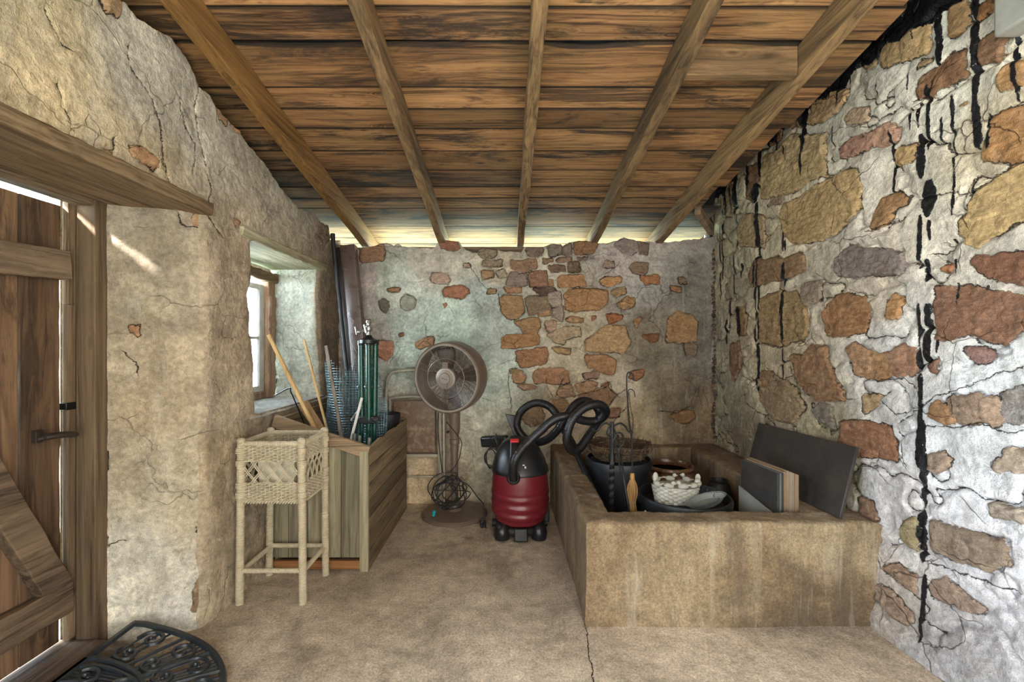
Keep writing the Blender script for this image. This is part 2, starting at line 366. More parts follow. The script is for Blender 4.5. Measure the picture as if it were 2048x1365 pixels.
# ------------------------------------------------------------------ mesh builder
class MB:
    def __init__(s): s.v = []; s.f = []; s.r = []
    def add(s, vs, fs, rnd=0.0):
        b = len(s.v); s.v += [tuple(p) for p in vs]; s.f += [tuple(i + b for i in f) for f in fs]; s.r += [rnd] * len(vs)
        return s
    def box(s, c, d, rot=None, rnd=0.0):
        x, y, z = (k / 2 for k in d)
        vs = [Vector(p) for p in ((-x, -y, -z), (x, -y, -z), (x, y, -z), (-x, y, -z), (-x, -y, z), (x, -y, z), (x, y, z), (-x, y, z))]
        if rot is not None: vs = [rot @ p for p in vs]
        c = Vector(c)
        return s.add([p + c for p in vs], [(0, 3, 2, 1), (4, 5, 6, 7), (0, 1, 5, 4), (1, 2, 6, 5), (2, 3, 7, 6), (3, 0, 4, 7)], rnd)
    def bx(s, x0, x1, y0, y1, z0, z1, rnd=0.0):
        return s.box(((x0 + x1) / 2, (y0 + y1) / 2, (z0 + z1) / 2), (abs(x1 - x0), abs(y1 - y0), abs(z1 - z0)), rnd=rnd)
    def beam(s, a, b, w, h, up=(0, 0, 1), n=1, wob=0.0, rnd=0.0):
        """a box of width w, height h from a to b, optionally cut in n lengths with slightly uneven edges"""
        a = Vector(a); b = Vector(b); d = (b - a); L = d.length; d.normalize(); up = Vector(up)
        x = d.cross(up).normalized(); u = x.cross(d).normalized()
        vs = []; fs = []
        for i in range(n + 1):
            p = a + d * (L * i / n)
            for (sx, su) in ((-1, -1), (1, -1), (1, 1), (-1, 1)):
                j = Vector((R.uniform(-wob, wob), R.uniform(-wob, wob), R.uniform(-wob, wob))) if wob else Vector()
                vs.append(p + x * (sx * w / 2) + u * (su * h / 2) + j)
        for i in range(n):
            for k in range(4):
                q = i * 4; fs.append((q + k, q + (k + 1) % 4, q + 4 + (k + 1) % 4, q + 4 + k))
        fs.append((3, 2, 1, 0)); e = n * 4; fs.append((e, e + 1, e + 2, e + 3))
        return s.add(vs, fs, rnd)
    def tube(s, pts, r, seg=8, closed=False, caps=True, rnd=0.0, flat=None):
        pts = [Vector(p) for p in pts]; n = len(pts)
        rr = r if hasattr(r, '__len__') else [r] * n
        T = []
        for i in range(n):
            a = pts[(i - 1) % n] if (closed or i > 0) else pts[0]
            b = pts[(i + 1) % n] if (closed or i < n - 1) else pts[-1]
            t = b - a
            T.append(t.normalized() if t.length > 1e-9 else Vector((0, 0, 1)))
        up = Vector((0, 0, 1)) if abs(T[0].z) < 0.9 else Vector((1, 0, 0))
        N = (up - T[0] * up.dot(T[0])).normalized()
        vs = []; fs = []
        for i in range(n):
            if i:
                N = N - T[i] * N.dot(T[i])
                N = N.normalized() if N.length > 1e-6 else T[i].orthogonal().normalized()
            Bn = T[i].cross(N)
            for k in range(seg):
                a = 2 * PI * k / seg
                ca, sa = math.cos(a), math.sin(a)
                if flat: ca *= flat
                vs.append(pts[i] + (N * ca + Bn * sa) * rr[i])
        m = n if closed else n - 1
        for i in range(m):
            j = (i + 1) % n
            for k in range(seg):
                l = (k + 1) % seg
                fs.append((i * seg + k, i * seg + l, j * seg + l, j * seg + k))
        if caps and not closed:
            fs.append(tuple(range(seg - 1, -1, -1))); fs.append(tuple((n - 1) * seg + k for k in range(seg)))
        return s.add(vs, fs, rnd)
    def lathe(s, prof, c=(0, 0, 0), seg=32, sx=1.0, sy=1.0, rot=None, cap0=True, cap1=True, fn=None, rnd=0.0):
        vs = []; fs = []; n = len(prof); c = Vector(c)
        for i, (r, z) in enumerate(prof):
            for k in range(seg):
                a = 2 * PI * k / seg
                p = Vector((r * math.cos(a) * sx, r * math.sin(a) * sy, z))
                if fn: p = Vector(fn(p, a, i))
                if rot is not None: p = rot @ p
                vs.append(p + c)
        for i in range(n - 1):
            for k in range(seg):
                l = (k + 1) % seg
                fs.append((i * seg + k, i * seg + l, (i + 1) * seg + l, (i + 1) * seg + k))
        if cap0: fs.append(tuple(range(seg - 1, -1, -1)))
        if cap1: fs.append(tuple((n - 1) * seg + k for k in range(seg)))
        return s.add(vs, fs, rnd)
    def ball(s, c, r, seg=12, sc=(1, 1, 1), rot=None):
        pr = [(max(1e-4, math.sin(PI * i / seg)) * r, -math.cos(PI * i / seg) * r * sc[2]) for i in range(seg + 1)]
        return s.lathe(pr, c, seg * 2, sc[0], sc[1], rot)
    def prism(s, poly, a, b, plane='xz', rnd=0.0):
        """extrude a 2D polygon between a and b along the axis left out of plane"""
        n = len(poly)
        def P(p, t):
            return {'xz': (p[0], t, p[1]), 'yz': (t, p[0], p[1]), 'xy': (p[0], p[1], t)}[plane]
        vs = [P(p, a) for p in poly] + [P(p, b) for p in poly]
        fs = [tuple(range(n - 1, -1, -1)), tuple(range(n, 2 * n))] + [(k, (k + 1) % n, n + (k + 1) % n, n + k) for k in range(n)]
        return s.add(vs, fs, rnd)
    def build(s, name, mat, parent=None, smooth=0.6, bevel=0.0, loc=None, bseg=2):
        me = bpy.data.meshes.new(name)
        me.from_pydata(s.v, [], s.f)
        a = me.attributes.new('rnd', 'FLOAT', 'POINT'); a.data.foreach_set('value', s.r)
        import bmesh
        bm = bmesh.new(); bm.from_mesh(me); bmesh.ops.recalc_face_normals(bm, faces=bm.faces[:]); bm.to_mesh(me); bm.free()
        me.materials.append(mat)
        if smooth:
            me.shade_smooth(); me.set_sharp_from_angle(angle=smooth)
        o = bpy.data.objects.new(name, me); COL.objects.link(o)
        if loc is not None: o.location = loc
        if parent is not None: attach(o, parent)
        if bevel:
            b = o.modifiers.new('bevel', 'BEVEL'); b.width = bevel; b.segments = bseg; b.limit_method = 'ANGLE'; b.angle_limit = 0.7; b.harden_normals = False
        return o

def attach(o, parent):
    o.parent = parent
    root = parent.matrix_world if False else None
    # parents are unrotated empties (or meshes at the origin): keep world placement
    p = Vector(); q = parent
    while q is not None: p += q.location; q = q.parent
    o.location = Vector(o.location) - p

def thing(name, label, cat, loc=(0, 0, 0), group=None):
    o = bpy.data.objects.new(name, None); COL.objects.link(o); o.location = loc; o.empty_display_size = 0.05
    return tag(o, label, cat, group)
def tag(o, label=None, cat=None, group=None, kind=None):
    if label: o['label'] = label
    if cat: o['category'] = cat
    if group: o['group'] = group
    if kind: o['kind'] = kind
    return o
def struct(o): o['kind'] = 'structure'; return o

def spline(pts, n=12, closed=False):
    pts = [Vector(p) for p in pts]; out = []; m = len(pts)
    for i in range(m if closed else m - 1):
        p0 = pts[(i - 1) % m] if (closed or i > 0) else pts[0] * 2 - pts[1]
        p1 = pts[i]; p2 = pts[(i + 1) % m]
        p3 = pts[(i + 2) % m] if (closed or i < m - 2) else pts[-1] * 2 - pts[-2]
        for k in range(n):
            t = k / n
            out.append(0.5 * ((2 * p1) + (p2 - p0) * t + (2 * p0 - 5 * p1 + 4 * p2 - p3) * t * t + (3 * p1 - p0 - 3 * p2 + p3) * t ** 3))
    if not closed: out.append(pts[-1])
    return out
# ------------------------------------------------------------------ masonry: surveyed stones, drips and cracks
XR, XL, YB = 1.80, -1.43, 3.857          # right wall, left wall, back wall
# each sheet: origin and scale of the survey drawing, then outlines (x,y,...) with the stone's own colour
SHEETS = {
'A': (680, 460, 5.25), 'B': (940, 470, 5.689), 'C': (940, 680, 5.689), 'D': (700, 460, 2.731),
'E': (1430, 180, 4.266), 'F': (1730, 0, 4.264), 'G': (1430, 480, 4.266), 'H': (1730, 300, 4.016), 'I': (1730, 620, 4.264), 'J': (1400, 750, 2.219),
'L': (0, 0, 2.73), 'P': (0, 350, 1.344)}
def sheet(k, pts):
    ox, oy, s = SHEETS[k]
    return [(ox + pts[i] / s, oy + pts[i + 1] / s) for i in range(0, len(pts), 2)]
BACK = [
('A', (190,205,330,180,460,140,470,230,455,320,190,335), (152,116,84)),
('A', (940,500,960,455,1050,445,1140,470,1165,520,1130,575,1030,570,960,545), (178,152,132)),
('A', (1055,640,1080,605,1180,590,1300,590,1370,620,1395,670,1300,725,1180,715,1070,700), (165,112,78)),
('A', (465,620,560,608,660,625,655,650,560,655,470,650), (165,124,80)),
('A', (405,725,450,715,515,775,500,850,480,885,440,800), (112,110,98)),
('A', (640,740,690,695,770,715,795,750,770,830,700,850,650,800), (152,158,138)),
('A', (1075,765,1125,760,1125,800,1100,815), (175,126,90)),
('A', (605,1085,660,1075,668,1110,615,1120), (150,108,78)),
('A', (775,1215,880,1150,1000,1130,1000,1170,900,1225,785,1250), (184,146,104)),
('A', (405,1170,540,1170,555,1230,540,1310,470,1365,400,1340), (182,130,98)),
('A', (250,950,330,950,345,985,260,1000), (168,116,80)),
('A', (1290,355,1370,345,1385,380,1310,390), (168,142,118)),
('A', (1025,125,1060,112,1260,115,1285,185,1250,210,1100,210,1030,180), (146,98,72)),
('B', (85,200,180,165,320,175,325,235,230,265,140,275), (142,130,106)),
('B', (110,290,410,290,410,360,90,355), (142,126,100)),
('B', (430,290,780,275,800,360,690,405,540,410,430,370), (142,112,84)),
('B', (110,415,270,400,285,480,120,505), (166,136,94)),
('B', (290,420,400,390,425,465,330,485), (158,148,122)),
('B', (430,480,460,420,660,430,655,560,610,590,410,570), (134,118,106)),
('B', (670,440,720,415,860,410,890,460,900,590,670,590), (142,104,78)),
('B', (905,490,950,495,955,590,910,590), (164,126,80)),
('B', (980,490,1010,455,1310,455,1350,580,1200,590,985,600), (164,120,74)),
('B', (1430,530,1500,495,1750,490,1740,530,1650,575,1510,595), (174,128,70)),
('B', (1500,370,1530,280,1630,310,1650,370), (146,126,110)),
('B', (1800,370,1850,320,2048,320,2040,430,1940,465,1830,430), (126,104,82)),
('D', (1562,258,1690,250,1700,295,1600,300), (156,104,52)),
('B', (190,615,310,630,300,675,190,670), (152,122,80)),
('B', (360,600,610,605,615,650,400,670), (158,118,80)),
('B', (680,610,1000,600,1030,650,830,690,720,650), (88,68,56)),
('B', (330,740,380,690,590,690,615,880,570,950,440,965,335,870), (152,122,80)),
('B', (620,700,890,690,920,840,780,890,690,930,640,800), (126,108,84)),
('B', (780,890,920,850,930,910,760,930), (162,126,80)),
('B', (890,670,1030,655,1045,770,930,820,895,760), (152,138,122)),
('B', (930,830,1050,790,1060,940,1040,1000,940,940), (146,132,118)),
('B', (1060,680,1100,620,1400,615,1600,640,1600,780,1500,850,1290,840,1180,880,1070,850), (158,118,70)),
('B', (1600,640,1780,610,1795,660,1700,700,1620,690), (156,126,84)),
('B', (1670,800,1780,710,1870,730,1870,790,1750,835), (158,122,74)),
('B', (1540,905,1755,915,1740,960,1550,1000), (158,96,46)),
('B', (1390,920,1430,905,1445,940,1400,990), (152,96,60)),
('B', (1060,970,1130,930,1330,940,1330,975,1150,1010), (162,126,80)),
('B', (500,980,800,950,815,1020,790,1100,600,1115,580,1060), (152,118,74)),
('B', (850,990,970,985,975,1070,880,1100), (166,136,110)),
('B', (320,1180,400,1150,800,1120,830,1170,820,1250,320,1300), (158,116,66)),
('B', (870,1140,1100,1050,1290,1060,1280,1130,1090,1180,1050,1250,950,1230), (162,142,110)),
('B', (1290,1240,1500,1060,1560,1010,1760,1040,1790,1150,1830,1220,1750,1350,1300,1330), (168,136,90)),
('B', (1860,1000,1950,940,1880,1060), (152,110,64)),
('D', (1585,570,1690,565,1685,600,1640,612), (122,80,44)),
('B', (620,150,750,150,850,170,830,240,700,250,630,230), (124,108,94)),
('B', (860,130,960,100,1040,110,1040,220,900,250), (120,112,98)),
('B', (1050,130,1140,85,1150,220,1060,230), (130,116,98)),
('B', (1150,85,1400,75,1480,100,1400,225,1170,230), (132,98,62)),
('B', (970,280,1170,240,1180,285,980,315), (136,112,86)),
('B', (800,280,960,270,960,300,810,335), (142,118,88)),
('B', (850,360,1100,340,1120,415,900,420), (120,96,76)),
('B', (1120,300,1240,300,1255,420,1130,420), (110,90,68)),
('B', (1200,250,1370,250,1350,290,1210,285), (122,100,80)),
('B', (1640,100,1760,30,1900,90,1925,180,1850,235,1740,200,1690,140), (138,124,116)),
('B', (1930,70,2048,80,2030,230,1930,235), (116,98,86)),
('C', (500,130,890,90,900,160,870,260,560,330,510,250), (158,116,74)),
('C', (900,100,1170,100,1180,150,1000,170), (162,132,84)),
('C', (670,440,740,330,1100,320,1155,370,1150,490,700,490), (158,116,80)),
('C', (470,410,560,350,640,440,600,490,500,480), (162,126,84)),
('C', (430,350,540,340,530,385,440,390), (152,132,84)),
('C', (1300,180,1560,180,1680,270,1650,390,1490,370,1320,300), (158,118,74)),
('C', (1240,380,1500,370,1490,440,1280,450), (146,116,94)),
('C', (970,620,1010,530,1140,500,1200,640,1060,650), (162,132,100)),
('C', (1160,510,1350,470,1460,500,1460,550,1330,600,1200,600), (162,128,92)),
('C', (1200,630,1600,560,1690,620,1590,740,1400,740,1330,690), (136,106,74)),
('C', (1490,540,1580,490,1590,530,1500,550), (152,106,64)),
('C', (930,680,1060,660,1130,740,1050,810,960,790), (152,118,78)),
('C', (1800,430,1830,360,1990,340,1960,410,1880,460), (146,96,54)),
('C', (520,520,700,500,800,540,600,570), (156,126,100)),
('C', (590,860,640,780,800,760,860,860,820,950,700,1000,620,940), (152,126,94)),
('C', (1580,790,1700,780,1690,860,1560,900), (142,106,78)),
('D', (1725,610,1730,500,1790,440,1870,470,1900,520,1895,600,1840,615), (148,114,70)),
('D', (1740,1020,1760,995,1880,985,1900,1020,1850,1060,1780,1050), (122,88,48)),
('D', (1735,312,1815,315,1815,345,1750,340), (142,100,58)),
('D', (1790,260,1830,255,1835,290,1800,295), (122,100,74)),
('D', (1550,490,1590,480,1555,530), (146,106,68)),
('D', (1820,620,1890,625,1885,690,1830,680), (116,98,74)),
]
for _i in range(44):      # column of little dark pebbles pressed into the mortar of the corner
    _y = 502 + _i * 8.7; _x = 1428 + R.uniform(-1.5, 1.5); _r = R.uniform(2.2, 4.2)
    BACK.append((None, [(_x + _r * math.cos(a), _y + _r * 0.95 * math.sin(a)) for a in (0, 1, 2, 3.1, 4.2, 5.2)], R.choice([(92,62,50),(70,50,44),(112,84,58),(84,78,74)])))
RIGHT = [
('E', (800,300,850,90,960,0,1150,0,1120,100,1060,180,900,270), (186,150,98)),
('E', (665,330,690,190,750,180,760,320), (166,126,80)),
('E', (400,930,430,560,560,520,640,400,940,370,970,560,980,710,880,740,700,850,450,930), (186,158,104)),
('E', (270,940,280,650,380,600,385,750,330,870,330,960), (152,116,74)),
('E', (470,480,480,420,590,290,600,380,500,460), (164,122,70)),
('E', (550,1080,570,980,700,930,900,800,1150,680,1240,680,1290,830,1230,1050,1050,1220,900,1290,640,1310,560,1200), (188,156,100)),
('E', (1045,540,1110,450,1365,350,1365,470,1150,570,1060,580), (178,132,110)),
('E', (1090,250,1150,180,1320,150,1330,230,1230,270,1110,290), (188,158,126)),
('E', (450,1000,480,940,620,890,590,950), (152,130,104)),
('E', (205,1330,200,1190,270,1060,380,1060,430,1090,430,1340), (172,146,104)),
('E', (60,1080,90,870,160,740,170,870,150,1090), (162,136,90)),
('F', (110,560,130,440,430,230,590,160,590,350,560,420,150,570), (196,160,102)),
('F', (0,610,0,500,100,430,100,560), (188,156,110)),
('F', (150,330,280,220,460,150,430,220,200,350), (162,132,84)),
('F', (735,330,730,100,740,0,920,0,900,200,800,330), (164,128,80)),
('F', (970,190,970,60,1060,0,1220,0,1150,60,1000,180), (170,116,58)),
('F', (980,560,970,400,1250,190,1280,310,1160,430,1140,530), (152,112,78)),
('F', (1145,720,1190,560,1300,520,1400,520,1400,720,1160,770), (188,142,84)),
('F', (440,800,450,680,640,560,730,460,890,420,900,620,780,700,620,740,530,830,460,850), (148,106,70)),
('F', (800,890,900,840,920,870,830,900), (172,130,78)),
('F', (0,1250,0,1130,200,1040,320,1100,300,1180,150,1240), (194,148,120)),
('F', (1000,1365,1000,1290,1080,1000,1200,940,1456,890,1456,1365), (186,134,74)),
('F', (440,560,480,500,570,490,500,560), (176,146,104)),
('F', (240,1365,250,1300,430,1250,430,1365), (194,158,100)),
('G', (270,290,330,165,400,190,520,150,600,190,750,100,790,130,790,230,650,320,430,370,280,390), (144,112,76)),
('G', (375,880,380,510,560,430,690,440,790,600,800,700,760,870,580,880,540,910), (160,132,84)),
('G', (730,380,850,350,930,370,930,500,800,580,740,530), (152,136,114)),
('G', (940,760,930,620,1050,480,1140,450,1300,500,1340,640,1280,780,1150,820,960,800), (158,114,70)),
('G', (1010,260,1020,170,1140,50,1365,100,1500,80,1650,110,1680,200,1620,290,1365,290,1050,310), (136,126,120)),
('G', (660,990,740,1010,850,900,970,930,990,1060,1050,1210,1130,1300,1130,1365,880,1365,700,1210), (148,112,74)),
('G', (1140,920,1190,880,1365,980,1390,1100,1365,1180,1200,1130,1180,1000), (168,130,92)),
('G', (360,1290,390,1130,500,1130,550,1230,540,1320,380,1365), (158,126,82)),
('G', (200,830,180,560,230,560,260,700,250,830), (142,116,70)),
('G', (130,870,200,860,220,1100,160,1220,120,1100), (142,108,74)),
('G', (560,1300,620,1220,690,1290,640,1350), (152,130,94)),
('H', (220,100,240,0,410,0,400,90), (198,162,104)),
('H', (50,640,60,530,130,400,270,340,360,380,260,440,200,570,90,640), (168,126,78)),
('H', (750,600,900,350,1030,240,1277,110,1400,80,1400,560,1277,560,1000,700,930,770,830,740), (200,168,108)),
('H', (850,860,1000,900,1080,850,1277,830,1400,820,1400,1060,1277,1060,1100,1030,970,990,900,930), (140,96,70)),
('H', (600,970,650,920,720,910,720,980,620,990), (168,114,70)),
('H', (180,1365,180,1230,240,1150,310,1190,290,1365), (188,140,82)),
('H', (0,1365,0,1210,40,1200,50,1290), (162,120,74)),
('I', (590,190,570,-60,590,-200,860,-210,1356,-120,1456,-100,1456,170,1356,170,1220,290,1050,230,880,190,740,260,620,240), (146,106,80)),
('I', (200,530,220,350,320,290,440,370,440,520,280,570), (168,126,94)),
('I', (0,590,0,340,110,380,210,360,210,570,130,600), (172,132,84)),
('I', (870,340,1080,330,1140,380,1050,450,930,470), (154,120,112)),
('I', (545,480,650,400,665,440,580,520), (142,106,84)),
('I', (550,900,560,810,650,770,740,790,850,960,750,970,600,920), (168,128,84)),
('I', (730,740,1000,700,1000,960,900,980,800,880), (154,132,110)),
('I', (1010,740,1130,730,1200,970,1120,1000,1010,950), (178,152,126)),
('I', (1150,720,1356,660,1456,640,1456,980,1356,980,1230,970), (156,154,152)),
('I', (0,860,0,720,150,740,150,790), (168,142,100)),
('I', (570,1365,590,1210,700,1200,780,1290,650,1365), (168,148,126)),
('I', (1080,1365,1230,1180,1456,1230,1456,1365), (186,170,148)),
('J', (615,350,620,210,740,200,860,240,900,380,760,370), (152,108,74)),
('J', (695,540,760,560,790,640,760,670,710,620), (152,122,94)),
('J', (900,720,920,650,985,630,980,790,930,760), (160,148,106)),
('J', (1020,640,1180,690,1380,740,1420,850,1300,880,1020,780), (154,138,116)),
('J', (820,840,870,830,990,900,990,990,900,930), (168,142,116)),
('J', (1030,910,1090,900,1300,1060,1200,1050,1030,970), (168,146,126)),
('J', (790,930,860,950,1000,1100,960,1120,800,1000), (158,136,114)),
('J', (1270,570,1480,600,1480,660,1300,620), (172,162,145)),
('J', (490,160,540,120,600,150,600,250,520,200), (130,126,110)),
('J', (250,20,330,0,430,60,470,150,420,210,330,200,270,110), (150,128,92)),
]
LEFT = [
('L', (690,790,770,800,860,880,865,935,820,900,740,870,700,840), (188,142,92)),
('L', (1165,570,1200,590,1250,650,1240,690,1190,650), (192,146,100)),
('L', (1255,655,1335,720,1300,735,1255,690), (192,146,100)),
('L', (545,-20,640,-10,655,60,640,95,570,50), (186,150,104)),
('L', (1280,1190,1310,1200,1290,1245), (164,122,90)),
('L', (560,830,600,820,590,865), (184,144,100)),
('L', (1740,1200,1780,1215,1800,1300,1760,1360,1720,1290), (136,116,96)),
('L', (2048,-10,2080,-10,2080,10,2048,10), (136,116,96)),
]
REVEAL = [
('P', (350,400,385,402,380,434,358,424), (176,128,84)),
('P', (535,105,565,118,582,152,545,140), (182,146,98)),
('P', (545,1090,580,1065,606,1075,603,1130,560,1185,537,1190), (156,130,94)),
('P', (560,980,585,960,590,1010,570,1050), (150,124,96)),
]
TARS = [(1951.6,-20,298,18),(1877,20,127,14),(2039,60,203,12),(1831,55,77,5),(1857,169,300,9),(1906,188,430,7),(1978,225,298,10),(1786,260,395,6),(1884,235,290,8),
(1838,206,253,8),(1842,267,355,20),(1857,360,430,30),(1841,430,537,10),(1859,440,480,12),(1854,519,564,14),(1839,607,747,9),(1859,607,737,16),(1845,747,940,12),
(1852,840,1020,13),(1850,1020,1132,17),(1856,1150,1292,11),(1909,478,502,7),(1913,517,546,8),(1917,566,608,5),(1881,681,707,10),(1881,712,733,5),(1946.6,352,400,7),
(1613,185,250,15),(1610,250,300,9),(1609,300,350,5),(1524,300,375,8),(1514,367,403,14),(1517,405,500,8),(1555,260,311,4),(1574,292,309,5),(1662,150,195,6),(1678,150,215,4),
(1566,450,502,5),(1472,335,428,8),(1476,428,500,3),(1517,480,525,9),(1511,525,690,5),(1518,525,690,4),(1517,686,785,6),(1570,480,503,5),(1570,525,574,6),(1566,580,686,6),
(1568,686,761,3),(1483,527,557,5),(1477,615,675,7),(1460,600,668,5),(1453,640,690,4),(1459,698,738,4),(1452,380,440,4),(1463,370,430,3),(1497,330,380,5),(1540,280,300,5),
(1700,128,170,4),(1745,110,140,3),(1754,160,200,2.5),(1816,145,180,4),(1822,215,260,5),(1668,243,300,3),(1446,420,560,2.5),(1441,450,600,2),(1469,500,600,2.5)]
CR_BACK = [('C', (870,440,900,560,940,650,890,690)), ('C', (430,350,425,480,465,680,470,800)), ('C', (940,650,1070,655)), ('C', (1190,640,1450,560,1590,490)),
('C', (1790,550,1700,600,1620,700,1570,770)), ('C', (1560,470,1610,520,1610,580,1710,640)), ('C', (1640,920,1720,810,1800,750)), ('B', (0,340,100,520,200,620)), ('D', (1690,990,1780,1000,1850,970)),
('B', (320,680,340,880,440,970)), ('C', (1060,440,1000,560,970,640))]
CR_RIGHT = [('I', (460,835,600,740,820,670,1000,590,1150,540,1356,500)), ('J', (820,860,980,990,1040,1040,1020,1090,1110,1150)), ('J', (1005,830,1300,930,1438,980)),
('J', (740,680,790,760,820,860)), ('I', (160,790,250,890,330,870)), ('I', (310,1030,330,1150,360,1330)), ('I', (470,840,300,960)), ('H', (0,640,60,640,250,570)),
('H', (530,850,620,850,700,790)), ('H', (430,390,640,330,860,370,1030,240,1277,110)), ('E', (400,1325,480,1250)), ('I', (540,990,900,995,1000,960,1180,1040,1356,1040)), ('G', (540,1230,600,1200,690,1150)),
('G', (380,880,550,910,780,860)), ('G', (440,1100,510,1140,560,1240)), ('I', (60,610,210,580,330,590,440,680)), ('F', (440,860,530,830,640,560,760,470)), ('F', (1060,990,1280,900,1356,860)), ('J', (200,120,300,190,420,330))]
CR_LEFT = [('L', (305,455,350,600,405,670,410,710)), ('L', (690,250,710,380,800,500,860,660,880,860,910,990)), ('L', (1085,455,1065,580,1100,800,1150,1040,1130,1170,1215,1285)),
('L', (620,755,600,860)), ('L', (0,565,240,690,490,815,590,870,750,950,920,1010)), ('L', (980,540,1000,680,1065,780,1050,950)), ('L', (1690,1240,1700,1365)), ('L', (860,850,920,1020,1090,1090)), ('L', (250,50,330,250,400,280))]
CR_REVEAL = [('P', (560,860,550,960,590,1000,600,1080,555,1180)), ('P', (340,480,370,510,375,540)), ('P', (490,100,500,130,560,150)), ('P', (285,640,290,1000,345,980))]

def poly_sd(x, y, poly):
    """signed distance to a polygon, positive inside"""
    d = np.full(x.shape, 1e9); ins = np.zeros(x.shape, bool); n = len(poly)
    for i in range(n):
        x1, y1 = poly[i]; x2, y2 = poly[(i + 1) % n]
        ex, ey = x2 - x1, y2 - y1
        t = np.clip(((x - x1) * ex + (y - y1) * ey) / (ex * ex + ey * ey + 1e-12), 0, 1)
        d = np.minimum(d, (x - x1 - t * ex) ** 2 + (y - y1 - t * ey) ** 2)
        if abs(ey) > 1e-12:
            c = ((y1 > y) != (y2 > y)) & (x < ex * (y - y1) / ey + x1); ins ^= c
    d = np.sqrt(d)
    return np.where(ins, d, -d)

def survey(a, b, stones, cracks, tars, bases, seed, pads=0.0):
    """per-point fields on a wall: a along it, b up"""
    sh = a.shape; a = a.ravel(); b = b.ravel()
    wa = a + fbm(a * 9, b * 9, seed, 3) * 0.016 + fbm(a * 40, b * 40, seed + 5, 3) * 0.008
    wb = b + fbm(a * 9, b * 9, seed + 9, 3) * 0.016 + fbm(a * 40, b * 40, seed + 14, 3) * 0.008
    sd = np.full(a.shape, -0.2); col = np.zeros((a.size, 3)) + 0.2; hid = np.zeros(a.shape)
    rr = random.Random(seed)
    for poly, c in stones:
        pa = [p[0] for p in poly]; pb = [p[1] for p in poly]; mg = 0.07
        k = np.nonzero((wa > min(pa) - mg) & (wa < max(pa) + mg) & (wb > min(pb) - mg) & (wb < max(pb) + mg))[0]
        hgt = rr.uniform(0.2, 1.0)
        if not len(k): continue
        # rounded corners: an outline drawn in by r, then grown by r again
        ma = sum(pa) / len(pa); mb_ = sum(pb) / len(pb); ext = min(max(pa) - min(pa), max(pb) - min(pb)); r = min(0.020, 0.22 * ext)
        f_ = 1 - 1.5 * r / max(ext, 1e-3); d = poly_sd(wa[k], wb[k], [(ma + (p[0] - ma) * f_, mb_ + (p[1] - mb_) * f_) for p in poly]) + r
        m = d > sd[k]
        q = k[m]; lc = np.array(lin(c)); lc = (lc * 0.80 + 0.20 * lc.dot([.3, .6, .1])) * np.array([1.04, 0.98, 0.97]); sd[q] = d[m]; col[q] = lc; hid[q] = hgt
    cr = np.full(a.shape, 1.0)
    for poly in cracks:
        for i in range(len(poly) - 1):
            (x1, y1), (x2, y2) = poly[i], poly[i + 1]
            ex, ey = x2 - x1, y2 - y1
            t = np.clip(((wa - x1) * ex + (wb - y1) * ey) / (ex * ex + ey * ey + 1e-12), 0, 1)
            dx = wa - x1 - t * ex; dy = wb - y1 - t * ey
            d = np.sqrt(dx * dx + dy * dy); sg = np.sign(ex * dy - ey * dx); sg[sg == 0] = 1
            m = d < np.abs(cr); cr[m] = (d * sg)[m]
    # creases between the smeared pads of plaster
    if pads:
        F_ = lambda x, y: fbm(x * 4.2, y * 6.0, seed + 80, 3)
        n0 = F_(a, b); e = 0.002; gx = (F_(a + e, b) - n0) / e; gy = (F_(a, b + e) - n0) / e
        dd = n0 / (np.hypot(gx, gy) + 1.0); gate = fbm(a * 4, b * 4, seed + 88, 2)
        m = (np.abs(dd) < np.abs(cr)) & (gate > 0.36 - 0.32 * pads) & (sd < -0.004); cr[m] = dd[m]
    tar = np.full(a.shape, -0.2)
    for (a0, a1, b0, b1) in tars:      # box with rounded lower end that wavers
        wid = (a1 - a0) / 2; ca = (a0 + a1) / 2
        ww = wid * (0.95 + 0.4 * vn(b * 14 + ca * 30, b * 0 + ca * 9, seed) + 0.35 * vn(b * 45, a * 0 + ca * 70, seed))
        da = ww - np.abs(a - ca - 0.006 * vn(b * 10, b * 0 + ca * 50, seed + 2))
        ww = ww * np.sqrt(np.clip((b - b0) / 0.05, 0, 1)) * (0.55 + 0.45 * np.clip((b1 - b) / 0.03, 0, 1)); da = ww - np.abs(a - ca - 0.006 * vn(b * 10, b * 0 + ca * 50, seed + 2))
        db = np.minimum(b - b0, b1 - b)
        tar = np.maximum(tar, np.minimum(da, db))
    wsum = 0; base = 0
    na = fbm(a * 3, b * 3, seed + 30, 3) * 0.10; nb = fbm(a * 3, b * 3, seed + 40, 3) * 0.10
    for (pa, pb, c) in bases:
        w = 1.0 / ((a + na - pa) ** 2 + (b + nb - pb) ** 2 + 0.004) ** 2
        wsum = wsum + w; base = base + w[:, None] * np.array(lin(c))[None, :]
    base = base / wsum[:, None]
    return dict(sd=sd.reshape(sh), scol=col.reshape(sh + (3,)), hid=hid.reshape(sh), cr=cr.reshape(sh), tar=tar.reshape(sh), base=base.reshape(sh + (3,)))

